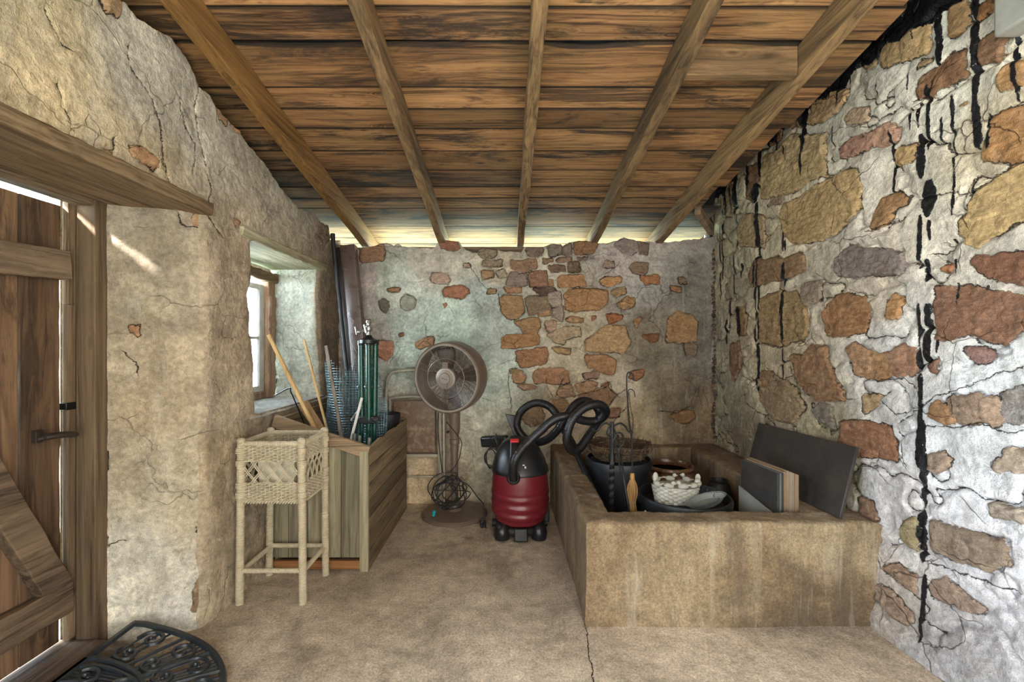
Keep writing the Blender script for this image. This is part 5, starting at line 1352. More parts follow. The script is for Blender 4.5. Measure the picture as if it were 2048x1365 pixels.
for k in range(5):
    a0 = math.radians(90 + 72 * k - 6)
    for da in (-0.10, 0.10): sp.append((a0 + da, 0.07, RD - .012))
    sp.append((a0 + math.radians(36), 0.07, RD - .012))
ringsf(0.0, [0.072 + i * 0.0092 for i in range(20)], 0.0017, M['fangrille'], 'front_grille', sp, dome=0.016)
mb = MB(); rd = 0.150; mb.tube([FP(rd * math.cos(2 * PI * k / 96), rd * math.sin(2 * PI * k / 96), 0.012) for k in range(96)], 0.004, 6, closed=True); mb.build('grille_ring', M['fangrille'], fn)
ringsf(-DP + .004, [0.05 + i * 0.011 for i in range(19)], 0.0015, M['fangrille'], 'rear_grille', [(2 * PI * k / 24, 0.05, RD - .008) for k in range(24)])
mb = MB(); mb.lathe([(0.0005, 0.034), (0.044, 0.033), (0.048, 0.027), (0.058, 0.026), (0.061, 0.021), (0.078, 0.018), (0.083, 0.008), (0.080, -.004), (0.001, -.004)], FC, 48, rot=RM); hb = mb.build('hub_cap', M['fanhub'], fn)
mb = MB(); mb.box(FP(0, 0.098, .016), (0.046, 0.05, 0.006), RM); mb.build('hub_arm', M['fanbrown'], fn, bevel=.003)
mb = MB(); mb.tube([FP(0.042 * math.cos(2 * PI * k / 48), 0.042 * math.sin(2 * PI * k / 48), 0.0335) for k in range(48)], 0.0012, 4, closed=True)
for (x, y, w_) in ((-.020, .007, .004), (-.013, .006, .007), (-.006, .0045, .004), (0.000, .003, .006), (.006, -.006, .004), (.012, -.007, .007), (.019, -.009, .004), (-.002, -.004, .005)):
    mb.box(FP(x, y, .0336), (w_, 0.0022, 0.001), RM)
mb.tube([FP(-.026, .0035, .0338), FP(0.024, -.0065, .0338)], .0008, 4)
mb.build('hub_badge', M['fanblade'], hb)
mb = MB(); mb.lathe([(0.001, -.03), (0.05, -.03), (0.055, -.045), (0.055, -.11), (0.045, -.13), (0.001, -.13)], FC, 32, rot=RM); mb.build('motor_hub', M['fanblade'], fn)
for k in range(4):
    a0 = math.radians(90 + 90 * k + 4); vs = []; fs = []; nr_, na_ = 8, 8
    for i in range(nr_ + 1):
        rr_ = 0.048 + (RD - .03 - 0.048) * i / nr_; half = math.radians(13 + 7 * math.sin(PI * min(1, i / nr_ * 0.9)))
        for j in range(na_ + 1):
            a = a0 + half * (2 * j / na_ - 1) + 0.10 * i / nr_
            vs.append(FP(rr_ * math.cos(a), rr_ * math.sin(a), -0.075 + 0.030 * (2 * j / na_ - 1)))
    m = na_ + 1
    for i in range(nr_):
        for j in range(na_): fs.append((i * m + j, i * m + j + 1, (i + 1) * m + j + 1, (i + 1) * m + j))
    mb = MB(); mb.add(vs, fs); o = mb.build('blade', M['fanblade'], fn); md = o.modifiers.new('thickness', 'SOLIDIFY'); md.thickness = 0.003
mb = MB(); mb.tube([FP(0.0, -RD + 0.03, -0.09), Vector((BX, BY - .01, 0.86))], 0.034, 16); mb.tube([FP(0, 0, -.12), Vector((BX, BY, .90))], 0.022, 12); mb.build('neck', M['fanbrown'], fn)
# two thin brass-coloured rods beside the post
for k, x in enumerate((880, 887.5)):
    mb = MB(); a = onY(x, 824, 3.60); mb.tube([a, Vector((a.x + .01, 3.56, 0.05))], 0.0055 + .001 * k, 10); mb.build('mist_pipe', M['chairtube'], fn)
cordp = []
rc = random.Random(3)
start = onY(876, 826, 3.50)
cordp = [onY(877, 826, 3.50), onY(876, 860, 3.50), onY(879, 900, 3.47), onY(884, 940, 3.45), onY(890, 955, 3.44)]
for k in range(7):
    cx_ = 897 + rc.uniform(-8, 10); cy_ = 986 + rc.uniform(-10, 8); rx = rc.uniform(20, 42) ; ry = rc.uniform(22, 40); yb_ = 3.44 + rc.uniform(-.03, .02); ph = rc.uniform(0, 6)
    for q in range(6):
        a = ph + q * 2 * PI / 6 * (1 if k % 2 else -1)
        cordp.append(onY(cx_ + rx * math.cos(a), min(1019, cy_ + ry * math.sin(a)), yb_ + 0.03 * math.sin(a * 2 + k)))
cordp = [Vector((p.x, p.y, max(p.z, 0.048))) for p in cordp]
tail = [onY(905, 960, 3.45), onY(935, 970, 3.42), onY(955, 995, 3.36), onY(968, 1012, 3.30), Vector((-0.15, 3.27, 0.05)), Vector((-0.14, 3.24, 0.03))]
mb = MB(); mb.tube(spline(cordp + tail, 7), 0.0042, 6); cd = mb.build('power_cord', M['blackmatt'], fn)
mb = MB(); mb.box(onZ(966, 1048, .026), (0.042, 0.036, 0.05), Matrix.Rotation(.3, 3, 'Z')); pc = mb.build('plug', M['black'], cd, bevel=.005)
mb = MB(); q = onZ(966, 1048, .026)
for dx in (-.010, .010): mb.box(q + Vector((dx, -.026, -.006)), (0.004, .018, .007))
mb.build('plug_pin', M['silver'], pc)
mb = MB(); mb.tube(spline([onY(893, 845, 3.54), onY(921, 880, 3.52), onY(922, 900, 3.50), onY(915, 925, 3.48), onY(900, 945, 3.46)], 8), 0.0035, 6); mb.build('thin_lead', M['blackmatt'], fn)
q = onY(868, 1026, 3.44); mb = MB(); mb.lathe([(0.012, -.022), (0.014, -.02), (0.014, .015), (0.009, .022)], Vector((q.x, q.y, 0.062)), 12, rot=Matrix.Rotation(.25, 3, 'Y')); mb.build('teal_connector', M['teal'], fn)

# ------------------------------------------------------------------ vacuum cleaner
VXc, VYc = 0.105, 3.235
vc = thing('vacuum_cleaner', 'black and dark red canister vacuum cleaner with long looping black hose', 'vacuum cleaner', (VXc, VYc, 0))
pr = []
for i in range(49):
    t = i / 48; z = 0.085 + 0.362 * t
    r = 0.150 + 0.062 * math.sin(PI * (0.12 + 0.70 * t)) ** 1.0
    r = 0.206 * (1 - 0.30 * max(0, (0.35 - t) / 0.35) ** 2.0) * (1 - 0.045 * max(0, (t - 0.6) / .4) ** 2)
    if t < 0.70: r += 0.0042 * math.cos(2 * PI * z / 0.062)
    pr.append((r, z))
pr = [(0.02, 0.075), (0.11, 0.076)] + pr + [(0.19, 0.452)]
def sag(p, a, i):
    p.z += -0.024 * math.cos(a + PI / 2) * (1 if 3 < i < 42 else 0) * min(1, (p.z - .085) / .05) * max(0, min(1, (.40 - p.z) / .06)); return p
mb = MB(); mb.lathe(pr, (VXc, VYc, 0), 56, sx=0.985, sy=0.93, fn=sag); tank = mb.build('tank', M['red'], vc, smooth=1.4)
def lid(p, a, i):
    k = max(0, (p.z - 0.45) / 0.25); p.x = p.x * 1.0 - 0.012 * k; p.y += 0.05 * k; return p
mb = MB(); mb.lathe([(0.204, 0.446), (0.207, 0.455), (0.204, 0.475), (0.196, 0.50), (0.180, 0.55), (0.155, 0.60), (0.118, 0.645), (0.085, 0.668), (0.03, 0.68)], (VXc, VYc, 0), 48, sx=.985, sy=0.93, fn=lid); mb.build('motor_housing', M['black'], vc, smooth=1.0)
mb = MB(); mb.beam((VXc - .045, VYc - .135, .555), (VXc - .04, VYc - .04, .70), .062, .05); mb.build('handle_grip', M['black'], vc, bevel=.012)
mb = MB(); mb.box((VXc - .042, VYc - .105, .682), (0.062, .035, .016), Matrix.Rotation(.35, 3, 'X')); mb.build('red_latch', M['redlatch'], vc, bevel=.005)
for (x, z, w_, h_) in ((-.055, .528, .016, .010), (-.030, .530, .012, .008), (0.018, .530, .014, .008), (0.030, .515, .010, .014)):
    yy = VYc - 0.93 * 0.19 + .004; mb = MB(); mb.box((VXc + x, yy - .002, z), (w_, .003, h_), Matrix.Rotation(-.3, 3, 'X')); mb.build('print_mark', M['greytext'], vc)
for sx_ in (-1, 1):      # castor pods
    mb = MB()
    def pod(p, a, i): return p
    mb.lathe([(0.03, 0.0), (0.056, 0.004), (0.060, 0.03), (0.058, 0.06), (0.046, 0.09), (0.025, 0.108), (0.004, 0.112)], (VXc + sx_ * 0.128, VYc - 0.105, 0.004), 24, sx=0.95, sy=1.1); mb.build('castor_pod', M['black'], vc)
    mb = MB(); mb.lathe([(0.02, -.02), (0.03, -.018), (.03, .018), (.02, .02)], (VXc + sx_ * 0.185, VYc + 0.10, 0.032), 16, rot=Matrix.Rotation(PI / 2, 3, 'Y')); mb.build('wheel', M['blackmatt'], vc)
mb = MB(); mb.lathe([(0.13, 0.025), (0.17, 0.035), (0.175, 0.06), (0.16, 0.085)], (VXc, VYc, 0), 40, sy=.93)
mb.beam((VXc, VYc - .19, .012), (VXc, VYc - .155, .092), .095, .03); mb.box((VXc + .185, VYc - .02, .14), (.04, .09, .09)); mb.build('chassis', M['blackmatt'], vc, bevel=.010)
hp = onY(1027, 958, VYc - .21)
mb = MB(); mb.lathe([(0.040, -.012), (0.046, -.006), (0.046, .010), (.036, .020)], hp + Vector((0, .02, 0)), 24, rot=Matrix.Rotation(PI / 2 + .1, 3, 'X')); mb.build('hose_port', M['blackmatt'], vc)
HP = [(1027,960,3.03),(1026,940,3.0),(1031,918,2.98),(1044,898,3.0),(1062,880,3.02),(1082,862,3.02),(1098,847,3.02),(1116,836,3.02),(1140,833,3.03),(1168,842,3.07),(1194,842,3.10),(1211,828,3.05),(1207,814,3.0),(1190,809,2.97),(1166,818,2.95),(1146,838,2.93),(1136,862,2.93),(1134,884,2.95),(1144,902,3.0),(1160,896,3.05),(1176,874,3.10),(1192,850,3.16),(1199,828,3.22),(1186,808,3.24),(1165,802,3.22),(1146,814,3.18),(1130,838,3.16),(1112,864,3.20),(1092,881,3.30),(1070,885,3.40),(1048,875,3.45),(1034,852,3.46),(1042,824,3.44),(1068,807,3.40),(1096,812,3.35),(1116,834,3.30),(1130,862,3.26),(1146,892,3.18),(1152,908,3.12)]
hpts = [Vector(onY(*p)) for p in HP]; hs = spline(hpts, 16); 
dn = [hs[0]]; 
for p in hs[1:]:      # even spacing for the ribs
    while (p - dn[-1]).length > 0.0032:
        dn.append(dn[-1] + (p - dn[-1]).normalized() * 0.0032)
rr = [0.0288 + 0.0009 * math.cos(2 * PI * i / 3) for i in range(len(dn))]
mb = MB(); mb.tube(dn, rr, 14); mb.build('hose', M['hose'], vc, smooth=1.0)
w0 = onY(1152, 905, 3.12); mb = MB(); mb.tube([w0 + Vector((-.012, .03, .03)), w0], .034, 14); mb.tube([w0, Vector((0.565, 2.78, 0.40)), Vector((0.61, 2.60, 0.26))], 0.0195, 14); mb.build('wand', M['black'], vc)
mb = MB(); mb.beam((-0.19, 3.60, 0.575), (0.02, 3.52, 0.60), .07, .085); mb.build('brush_head', M['black'], vc, bevel=.016)
mb = MB(); a = onY(1012, 828, 3.62); mb.add([onY(1010, 828, 3.62), onY(1034, 832, 3.60), onY(1042, 872, 3.58), onY(1028, 872, 3.58), onY(1010, 828, 3.66), onY(1034, 832, 3.64), onY(1042, 872, 3.62), onY(1028, 872, 3.62)], [(0, 1, 2, 3), (7, 6, 5, 4), (0, 4, 5, 1), (1, 5, 6, 2), (2, 6, 7, 3), (3, 7, 4, 0)]); mb.build('floor_nozzle', M['black'], vc, bevel=.004)
lp_ = [onY(994, 880, 3.44)]
for k in range(4):
    for q in range(5):
        a = k * .7 + q * 2 * PI / 5; lp_.append(onY(982 + 14 * math.cos(a) + k * 1.5, 916 + (16 + 3 * k) * math.sin(a), 3.46 + .02 * math.sin(a + k)))
lp_ += [onY(997, 890, 3.45), onY(992, 868, 3.5)]
mb = MB(); mb.tube(spline(lp_, 6), 0.0036, 6); mb.tube(spline([onY(988, 872, 3.46), onY(998, 905, 3.44), onY(990, 940, 3.44), onY(996, 968, 3.44)], 6), .0036, 6); mb.build('cable_loop', M['blackmatt'], vc)
# ------------------------------------------------------------------ inside the trough
def bin_(x, y, r, h, name, label, fill, handle=False):
    t = thing(name, label, 'bin', (x, y, 0))
    mb = MB(); mb.lathe([(r * .80, 0.004), (r * .82, 0.006), (r * .94, h - .06), (r * .94, h - .058), (r * 1.0, h - .055), (r * 1.01, h - .012), (r * .99, h), (r * .945, h + .001), (r * .93, h - .012), (r * .90, h - .07), (r * .78, .02)], (x, y, 0), 64); mb.build('bin_body', M['bin'], t)
    mb = MB(); mb.lathe([(0.002, h - fill + .01), (r * .5, h - fill + .012), (r * .895, h - fill)], (x, y, 0), 40, cap0=False, cap1=False); mb.build('contents', M['binin'], t)
    if handle:
        mb = MB(); c_ = onY(1431, 990, 2.55); mb.tube([c_ + Vector((.011 * math.cos(a), 0, .017 * math.sin(a))) for a in np.linspace(-1.2, 4.3, 16)], .0017, 6); mb.build('wire_ring', M['silver'], t)
    return t
bin_(1.052, 2.655, 0.262, 0.468, 'round_bin', 'round black plastic bin at the front of the trough holding a plaster basket', 0.055, True)
bin_(0.775, 3.09, 0.222, 0.575, 'round_bin', 'black plastic bin in the trough with a twig tray resting on it, near the hose', 0.02)
# glazed jar
t = thing('glazed_jar', 'large brown glazed pot with wide dark mouth at the back of the trough', 'jar', (1.185, 3.27, 0))
mb = MB(); mb.lathe([(0.10, 0.004), (0.15, 0.01), (0.215, 0.20), (0.225, 0.32), (0.205, 0.405), (0.165, 0.445), (0.168, 0.455), (0.178, 0.468), (0.172, 0.482), (0.155, 0.484), (0.148, 0.470), (0.150, 0.44)], (1.185, 3.27, 0), 56, cap1=False); mb.build('jar_body', M['jar'], t)
mb = MB(); mb.lathe([(0.149, 0.452), (0.185, 0.40), (0.20, 0.30), (0.14, 0.03), (0.01, 0.02)], (1.185, 3.27, 0), 48, cap0=False, cap1=True); mb.build('glazed_inside', M['jarin'], t)
t = thing('glazed_jar', 'small dark pot half hidden between the brown pot and the right ledge', 'jar', (1.43, 3.02, 0))
mb = MB(); mb.lathe([(0.05, 0.004), (0.085, 0.1), (0.085, 0.33), (0.07, 0.41), (.055, 0.43), (.06, .445), (.05, .445), (.045, .42), (.02, .3)], (1.43, 3.02, 0), 32); mb.build('jar_body', M['blackmatt'], t)
# twig tray
t = thing('twig_tray', 'shallow dark woven twig basket resting on the rear black bin', 'basket', (0.775, 3.09, 0.60))
mb = MB(); rc = random.Random(5)
for k in range(34):
    lvl = k / 33; rr0 = 0.165 + 0.045 * lvl; z = 0.590 + 0.085 * lvl; ph = rc.uniform(0, 6); pts = []
    n = 40
    for i in range(n):
        a = 2 * PI * i / n; w_ = 0.008 * math.sin(a * rc.choice([5, 7, 9]) + ph) 
        pts.append((0.775 + (rr0 + w_ + rc.uniform(-.004, .004)) * math.cos(a) * 1.0, 3.08 + (rr0 + w_) * math.sin(a) * .92, z + 0.007 * math.sin(a * 3 + ph) + rc.uniform(-.004, .004)))
    mb.tube(pts, rc.uniform(.0025, .0050), 5, closed=True)
for k in range(46):
    a = rc.uniform(0, 2 * PI); r0 = .15; r1 = rc.uniform(.215, .235); da = rc.uniform(-.3, .3)
    mb.tube([(0.775 + r0 * math.cos(a), 3.08 + r0 * .92 * math.sin(a), .592), (0.775 + (r1 - .01) * math.cos(a + da * .6), 3.08 + (r1 - .01) * .92 * math.sin(a + da * .6), .64), (0.775 + r1 * math.cos(a + da), 3.08 + r1 * .92 * math.sin(a + da), rc.uniform(.67, .695))], .0028, 5)
mb.build('woven_side', M['twig'], t, smooth=0)
mb = MB(); mb.lathe([(0.002, .584), (.165, .584), (.18, .60), (.165, .604), (.002, .600)], (0.775, 3.08, 0), 32, sy=.92); mb.build('tray_bottom', M['twig'], t)
# plaster basket
pbx, pby, pz = 1.005, 2.66, 0.425
t = thing('plaster_basket', 'white plaster basket ornament with small birds along its rim, in the front bin', 'ornament', (pbx, pby, pz))
mb = MB(); vs = []; fs = []; nu, nv_ = 120, 26
for j in range(nv_ + 1):
    for i in range(nu):
        a = 2 * PI * i / nu; tt = j / nv_; row = j // 3
        w_ = 0.005 * (1 if ((i // 4 + row) % 2) else -1) * (1 - abs((j % 3) - 1) * .3)
        r_ = 1 + .16 * tt
        vs.append((pbx + (0.118 * r_ + w_) * math.cos(a), pby + (0.075 * r_ + w_) * math.sin(a), pz + 0.098 * tt + .006 * math.sin(a * 2) * tt))
for j in range(nv_):
    for i in range(nu):
        k = (i + 1) % nu; fs.append((j * nu + i, j * nu + k, (j + 1) * nu + k, (j + 1) * nu + i))
fs.append(tuple(range(nu - 1, -1, -1))); b_ = nv_ * nu; fs.append(tuple(b_ + i for i in range(nu)))
mb.add(vs, fs); mb.build('basket_body', M['plaster'], t, smooth=1.0)
for k, (a, s_) in enumerate(((-2.75, 1.0), (-2.1, .95), (-1.45, 1.0), (-0.85, .9), (-0.2, 1.05), (0.8, .9), (1.6, .9), (2.4, .9))):
    c_ = Vector((pbx + .128 * math.cos(a), pby + .078 * math.sin(a), pz + .112)); mb = MB()
    mb.ball(c_, .024 * s_, 8, (1.35, .85, .72), Matrix.Rotation(a + 1.4, 3, 'Z')); dr_ = Vector((math.cos(a + 1.4), math.sin(a + 1.4), 0)) * (1 if k % 2 else -1)
    mb.ball(c_ + dr_ * .026 + Vector((0, 0, .020)), .0135 * s_, 7); mb.ball(c_ + dr_ * .040 + Vector((0, 0, .018)), .004, 4, (1.5, 1, 1)); mb.ball(c_ - dr_ * .034 + Vector((0, 0, .006)), .010, 5, (1.5, .7, .5))
    mb.build('bird', M['plaster'], t, smooth=1.0)
for x_, zt in ((-.122, .150), (.128, .140)):      # the tall leaf ends
    mb = MB(); mb.ball((pbx + x_, pby - .01, pz + zt), .020, 8, (.8, .45, 1.25)); mb.build('leaf', M['plaster'], t, smooth=1.0)
# ridged dish
t0 = Vector((1.13, 2.53, .448)); mb = MB(); vs = []; fs = []; nu = 96; rows = [(0.02, 0), (0.055, 0.0), (0.066, 0.010), (0.080, 0.034), (0.090, 0.040), (0.080, 0.037), (0.062, 0.012), (0.02, .004)]
RT = Matrix.Rotation(math.radians(-16), 3, 'Y') @ Matrix.Rotation(math.radians(10), 3, 'X')
for j, (r_, z_) in enumerate(rows):
    for i in range(nu):
        a = 2 * PI * i / nu; w_ = (0.0016 if i % 2 else -0.0016) if 2 <= j <= 5 else 0
        vs.append(t0 + RT @ Vector(((r_ + w_) * math.cos(a) * 1.35, (r_ + w_) * math.sin(a) * .62, z_)))
for j in range(len(rows) - 1):
    for i in range(nu):
        k = (i + 1) % nu; fs.append((j * nu + i, j * nu + k, (j + 1) * nu + k, (j + 1) * nu + i))
fs.append(tuple(range(nu - 1, -1, -1))); fs.append(tuple((len(rows) - 1) * nu + i for i in range(nu)))
mb.add(vs, fs); tag(mb.build('ridged_dish', M['dish'], smooth=.3), 'grey ridged oval dish in front of the plaster basket', 'dish')

# fireside tools
ft_ = thing('fireside_tool_stand', 'black iron fireside tool stand with curled hooks in the front corner of the trough', 'tool stand', (0.60, 2.50, 0))
Yt = 2.50; c0 = onY(1224, 848, Yt); x0_ = c0.x
def twisted(a, b, r, name, par, mat=None):
    a = Vector(a); b = Vector(b); n = 90; mb = MB(); vs = []; fs = []
    d = (b - a).normalized(); s1 = d.orthogonal().normalized(); s2 = d.cross(s1)
    for i in range(n + 1):
        p = a.lerp(b, i / n); tw = 2 * PI * 4 * i / n
        for k in range(4):
            an = tw + k * PI / 2; vs.append(p + (s1 * math.cos(an) + s2 * math.sin(an)) * r)
    for i in range(n):
        for k in range(4): fs.append((i * 4 + k, i * 4 + (k + 1) % 4, i * 4 + 4 + (k + 1) % 4, i * 4 + 4 + k))
    fs += [(3, 2, 1, 0), (n * 4, n * 4 + 1, n * 4 + 2, n * 4 + 3)]
    mb.add(vs, fs); return mb.build(name, mat or M['iron'], par, smooth=.5)
mb = MB(); mb.tube([(x0_, Yt, 0.70), c0 + Vector((0, 0, .01))], .012, 10); mb.tube([(x0_, Yt, .745), (x0_, Yt, .70)], .017, 12); mb.build('pole_head', M['iron'], ft_)
twisted((x0_ - .01, Yt, .02), (x0_, Yt, .70), .015, 'twisted_pole', ft_)
mb = MB(); mb.lathe([(0.06, .0), (0.11, .004), (.11, .014), (.02, .03)], (x0_ - .01, Yt, 0), 24, sx=.55); mb.build('stand_foot', M['iron'], ft_)
for pts in ([(1222,852),(1212,847),(1202,852),(1195,862),(1188,862),(1186,856)], [(1222,848),(1216,858),(1214,868),(1219,872),(1224,868)], [(1228,852),(1240,847),(1250,853),(1258,864),(1266,866)], [(1228,858),(1232,868),(1238,874)]):
    mb = MB(); mb.tube(spline([onY(x, y, Yt - .01) for x, y in pts], 8), .0052, 8); mb.build('curled_hook', M['iron'], ft_)
def hang(name, label, cat, loop, stem, endf, g='fireside tools'):
    t = thing(name, label, cat, (stem[-1][0] if False else x0_ + .05, Yt, 0.0), g)
    mb = MB(); mb.tube(spline([onY(x, y, Yt - .02) for x, y in loop], 8, closed=True), .0048, 8, closed=True); mb.build('ring_handle', M['iron'], t)
    mb = MB(); mb.tube(spline([onY(x, y, Yy) for x, y, Yy in stem], 8), .0055, 8); mb.build('shaft', M['iron'], t)
    if endf: endf(t)
    return t
def shovel(t):
    mb = MB(); e = onY(1257, 1010, Yt); mb.box((e.x - .01, Yt - .075, .33), (.085, .012, .17)); mb.build('shovel_blade', M['iron'], t, bevel=.01)
hang('fireside_shovel', 'black iron fireside tool with looped handle, hanging right of the twisted pole', 'fireside tool', [(1236,866),(1230,876),(1233,888),(1240,893),(1247,888),(1247,876),(1243,868)], [(1241,893,Yt-.02),(1240,905,Yt-.02),(1243,920,Yt-.01),(1250,970,Yt-.04),(1257,1015,Yt-.065),(1258,1040,Yt-.07)], shovel)
def prong(t):
    mb = MB(); e = onY(1252, 1018, Yt); mb.tube(spline([(e.x, Yt - .03, e.z), (e.x + .01, Yt - .03, .30), (e.x + .03, Yt - .03, .28), (e.x + .04, Yt - .03, .32)], 6), .006, 8); mb.build('poker_tip', M['iron'], t)
hang('fireside_poker', 'thin black iron poker with a small ring, beside the shovel', 'fireside tool', [(1228,878),(1226,886),(1229,894),(1234,888),(1233,880)], [(1232,894,Yt-.04),(1236,915,Yt-.04),(1242,950,Yt-.04),(1252,1018,Yt-.03)], prong)
# broom
bt_ = thing('hearth_broom', 'small golden straw hearth broom on a thin black rod', 'broom', (0.705, 2.51, 0))
Yb_ = 2.51
mb = MB(); mb.tube([onY(1264, 866, Yb_), onY(1264.5, 948, Yb_)], .0042, 8); mb.build('rod', M['iron'], bt_)
mb = MB(); q = onY(1264.5, 951, Yb_); mb.lathe([(0.011, -.03), (.013, -.026), (.013, .006), (.009, .012)], q, 16); mb.build('wooden_ferrule', M['straw'], bt_)
mb = MB(); rc = random.Random(9)
for k in range(90):
    a = rc.uniform(0, 2 * PI); s_ = math.sqrt(rc.random())
    pts = [q + Vector((math.cos(a) * rr_ * s_, math.sin(a) * rr_ * s_ * .8, z_)) for rr_, z_ in ((.010, -.02), (.026, -.06), (.028, -.10), (.019, -.145), (.017, -.155), (.024, -.20), (.030, -.26), (.034, -.32))]
    mb.tube(spline(pts, 3), .0024, 5, rnd=rc.random())
mb.build('straw', M['straw'], bt_)
mb = MB()
for z_ in (-.146, -.150, -.154): mb.tube([q + Vector((.020 * math.cos(a), .016 * math.sin(a), z_ + .001 * math.sin(a * 3))) for a in np.linspace(0, 2 * PI, 20)[:-1]], .0018, 5, closed=True)
mb.build('binding', M['tiletan'], bt_)
# long chain hook
ch = thing('chain_hook', 'tall thin black hook with a hanging chain rising above the trough', 'hook', (0.68, 2.55, 0))
Yh = 2.56
mb = MB(); mb.tube(spline([onY(x, y, Yh) for x, y in ((1267,762),(1266,751),(1260,745),(1254,750),(1253.5,775),(1256,810),(1259,845),(1262,866))], 8), .0040, 8); mb.build('upper_hook', M['iron'], ch)
mb = MB(); mb.tube(spline([onY(x, y, Yh - .01) for x, y in ((1270,795),(1268,784),(1262,779),(1257,782),(1256,800))], 6), .0028, 6); mb.build('lower_hook', M['rust'], ch)
mb = MB(); mb.tube(spline([onY(x, y, Yh) for x, y in ((1262,866),(1264,900),(1265,1000))] + [Vector((.71, Yh, .02))], 8), .0042, 8); mb.build('long_shaft', M['iron'], ch)
mb = MB()
def chain(pts, nl, r=.0013):
    S = spline([onY(x, y, Yh - .015) for x, y in pts], 20)
    for k in range(nl):
        a_ = S[int(k * (len(S) - 1) / nl)]; b_ = S[int((k + 1) * (len(S) - 1) / nl)]; d = (b_ - a_); L = d.length; d.normalize()
        s_ = Vector((0, 1, 0)) if k % 2 else d.cross(Vector((0, 1, 0))).normalized()
        m_ = (a_ + b_) / 2
        mb.tube([m_ + d * (L * .62 * math.cos(a)) + s_ * (.0042 * math.sin(a)) for a in np.linspace(0, 2 * PI, 9)[:-1]], r, 5, closed=True)
chain([(1258, 785), (1260, 810), (1266, 840), (1264, 866)], 26); chain([(1256, 790), (1255, 820), (1258, 850), (1262, 868)], 26)
mb.build('chain', M['rust'], ch)
# odds and ends on the bottom of the front corner
mb = MB(); mb.beam((0.735, 2.38, .47), (0.775, 2.36, .40), .02, .012); mb.beam((0.70, 2.34, .02), (0.757, 2.37, .445), .02, .012)
tag(mb.build('white_slat', M['white_paint'], bevel=.001), 'short white slat at the foot of the straw broom', 'slat')
mb = MB(); mb.box((0.645, 2.36, .22), (.045, .03, .43)); tag(mb.build('wood_offcut', M['tiletan'], bevel=.002), 'pale wood offcut behind the front rim of the trough beside the tool stand', 'offcut')

# tiles
tdir = (Vector((1.368, 2.62, 0)) - Vector((1.41, 2.335, 0))); tl_ = tdir.length; tdir.normalize(); tn = Vector((tdir.y, -tdir.x, 0)); tn = tn if tn.x > 0 else -tn
RZ = Matrix((tdir, tn, Vector((0, 0, 1)))).transposed()
off = 0.0
kinds = [('slate', .0095), ('tilegrey', .0035), ('slate2', .010), ('slate', .0085), ('tiletan', .0095), ('tiletan', .0095), ('tiletan', .0105), ('tiletan', .0095), ('tilegrey', .010), ('tiletan', .0105), ('tiletan', .0105), ('tiletan', .0105)]
names = ['black slate tile, first of the stack facing left', 'thin pale tile behind the first black slate of the stack', 'blue-grey tile, third in the stack in the trough', 'dark slate tile just before the tan ones in the stack', 'first tan-edged tile of the stack in the trough', 'second tan-edged tile of the stack in the trough', 'third tan-edged tile, in the middle of the tan ones', 'tan-edged tile just left of the grey one in the stack', 'grey tile between the tan ones near the right end of the stack', 'tan-edged tile just right of the grey one', 'last but one tile at the right end of the stack', 'last tile of the stack, nearest the big black slab']
for k, ((mt, th), nm) in enumerate(zip(kinds, names)):
    p0 = Vector((1.41, 2.335, 0)) + tn * (off + th / 2) + tdir * (tl_ / 2 + R.uniform(-.004, .004)); hz = 0.676 + R.uniform(-.004, .004) + (0.002 * k if k < 6 else 0.012 - .004 * (k - 6))
    mb = MB(); mb.box((p0.x, p0.y, hz / 2 + .002), (tl_, th, hz), RZ); tag(mb.build('floor_tile', M[mt], bevel=.0012), nm, 'tile', 'stack of tiles in the trough')
    off += th + .0012
mb = MB(); p0 = Vector((1.41, 2.335, 0)) - tn * .008 + tdir * (tl_ / 2)
A = lambda s_, z_, o_=0: p0 + tdir * s_ - tn * o_ + Vector((0, 0, z_))
mb.add([A(-.14, .30), A(.14, .30), A(.14, .532), A(-.14, .467), A(-.14, .30, .006), A(.14, .30, .006), A(.14, .532, .006), A(-.14, .467, .006)], [(0, 1, 2, 3), (7, 6, 5, 4), (0, 4, 5, 1), (1, 5, 6, 2), (2, 6, 7, 3), (3, 7, 4, 0)])
mb.add([A(-.14, .004), A(.14, .004), A(.14, .30), A(-.14, .30), A(-.14, .004, .006), A(.14, .004, .006), A(.14, .30, .006), A(-.14, .30, .006)], [(0, 1, 2, 3), (7, 6, 5, 4), (0, 4, 5, 1), (1, 5, 6, 2), (2, 6, 7, 3), (3, 7, 4, 0)])
tag(mb.build('broken_tile', M['tilegrey'], smooth=0), 'light grey broken tile leaning low against the first black slate', 'tile')
# big slab
BR = Vector((1.612, 2.172, .512)); TR = Vector((1.742, 2.235, .842)); TLc = Vector((1.735, 3.085, .815))
ev = TLc - TR; uv = TR - BR; uv = uv - ev.normalized() * uv.dot(ev.normalized()) * 0.7
BLc = BR + ev; nrm_ = ev.cross(uv).normalized() * .016; nrm_ = nrm_ if nrm_.x > 0 else -nrm_
q4 = [BR, BLc, TLc, TR]
mb = MB(); mb.add([p for p in q4] + [p + nrm_ for p in q4], [(0, 1, 2, 3), (7, 6, 5, 4), (0, 4, 5, 1), (1, 5, 6, 2), (2, 6, 7, 3), (3, 7, 4, 0)])
tag(mb.build('stone_slab', M['slate'], bevel=.002), 'large black slab leaning against the stone wall behind the tiles', 'slab')

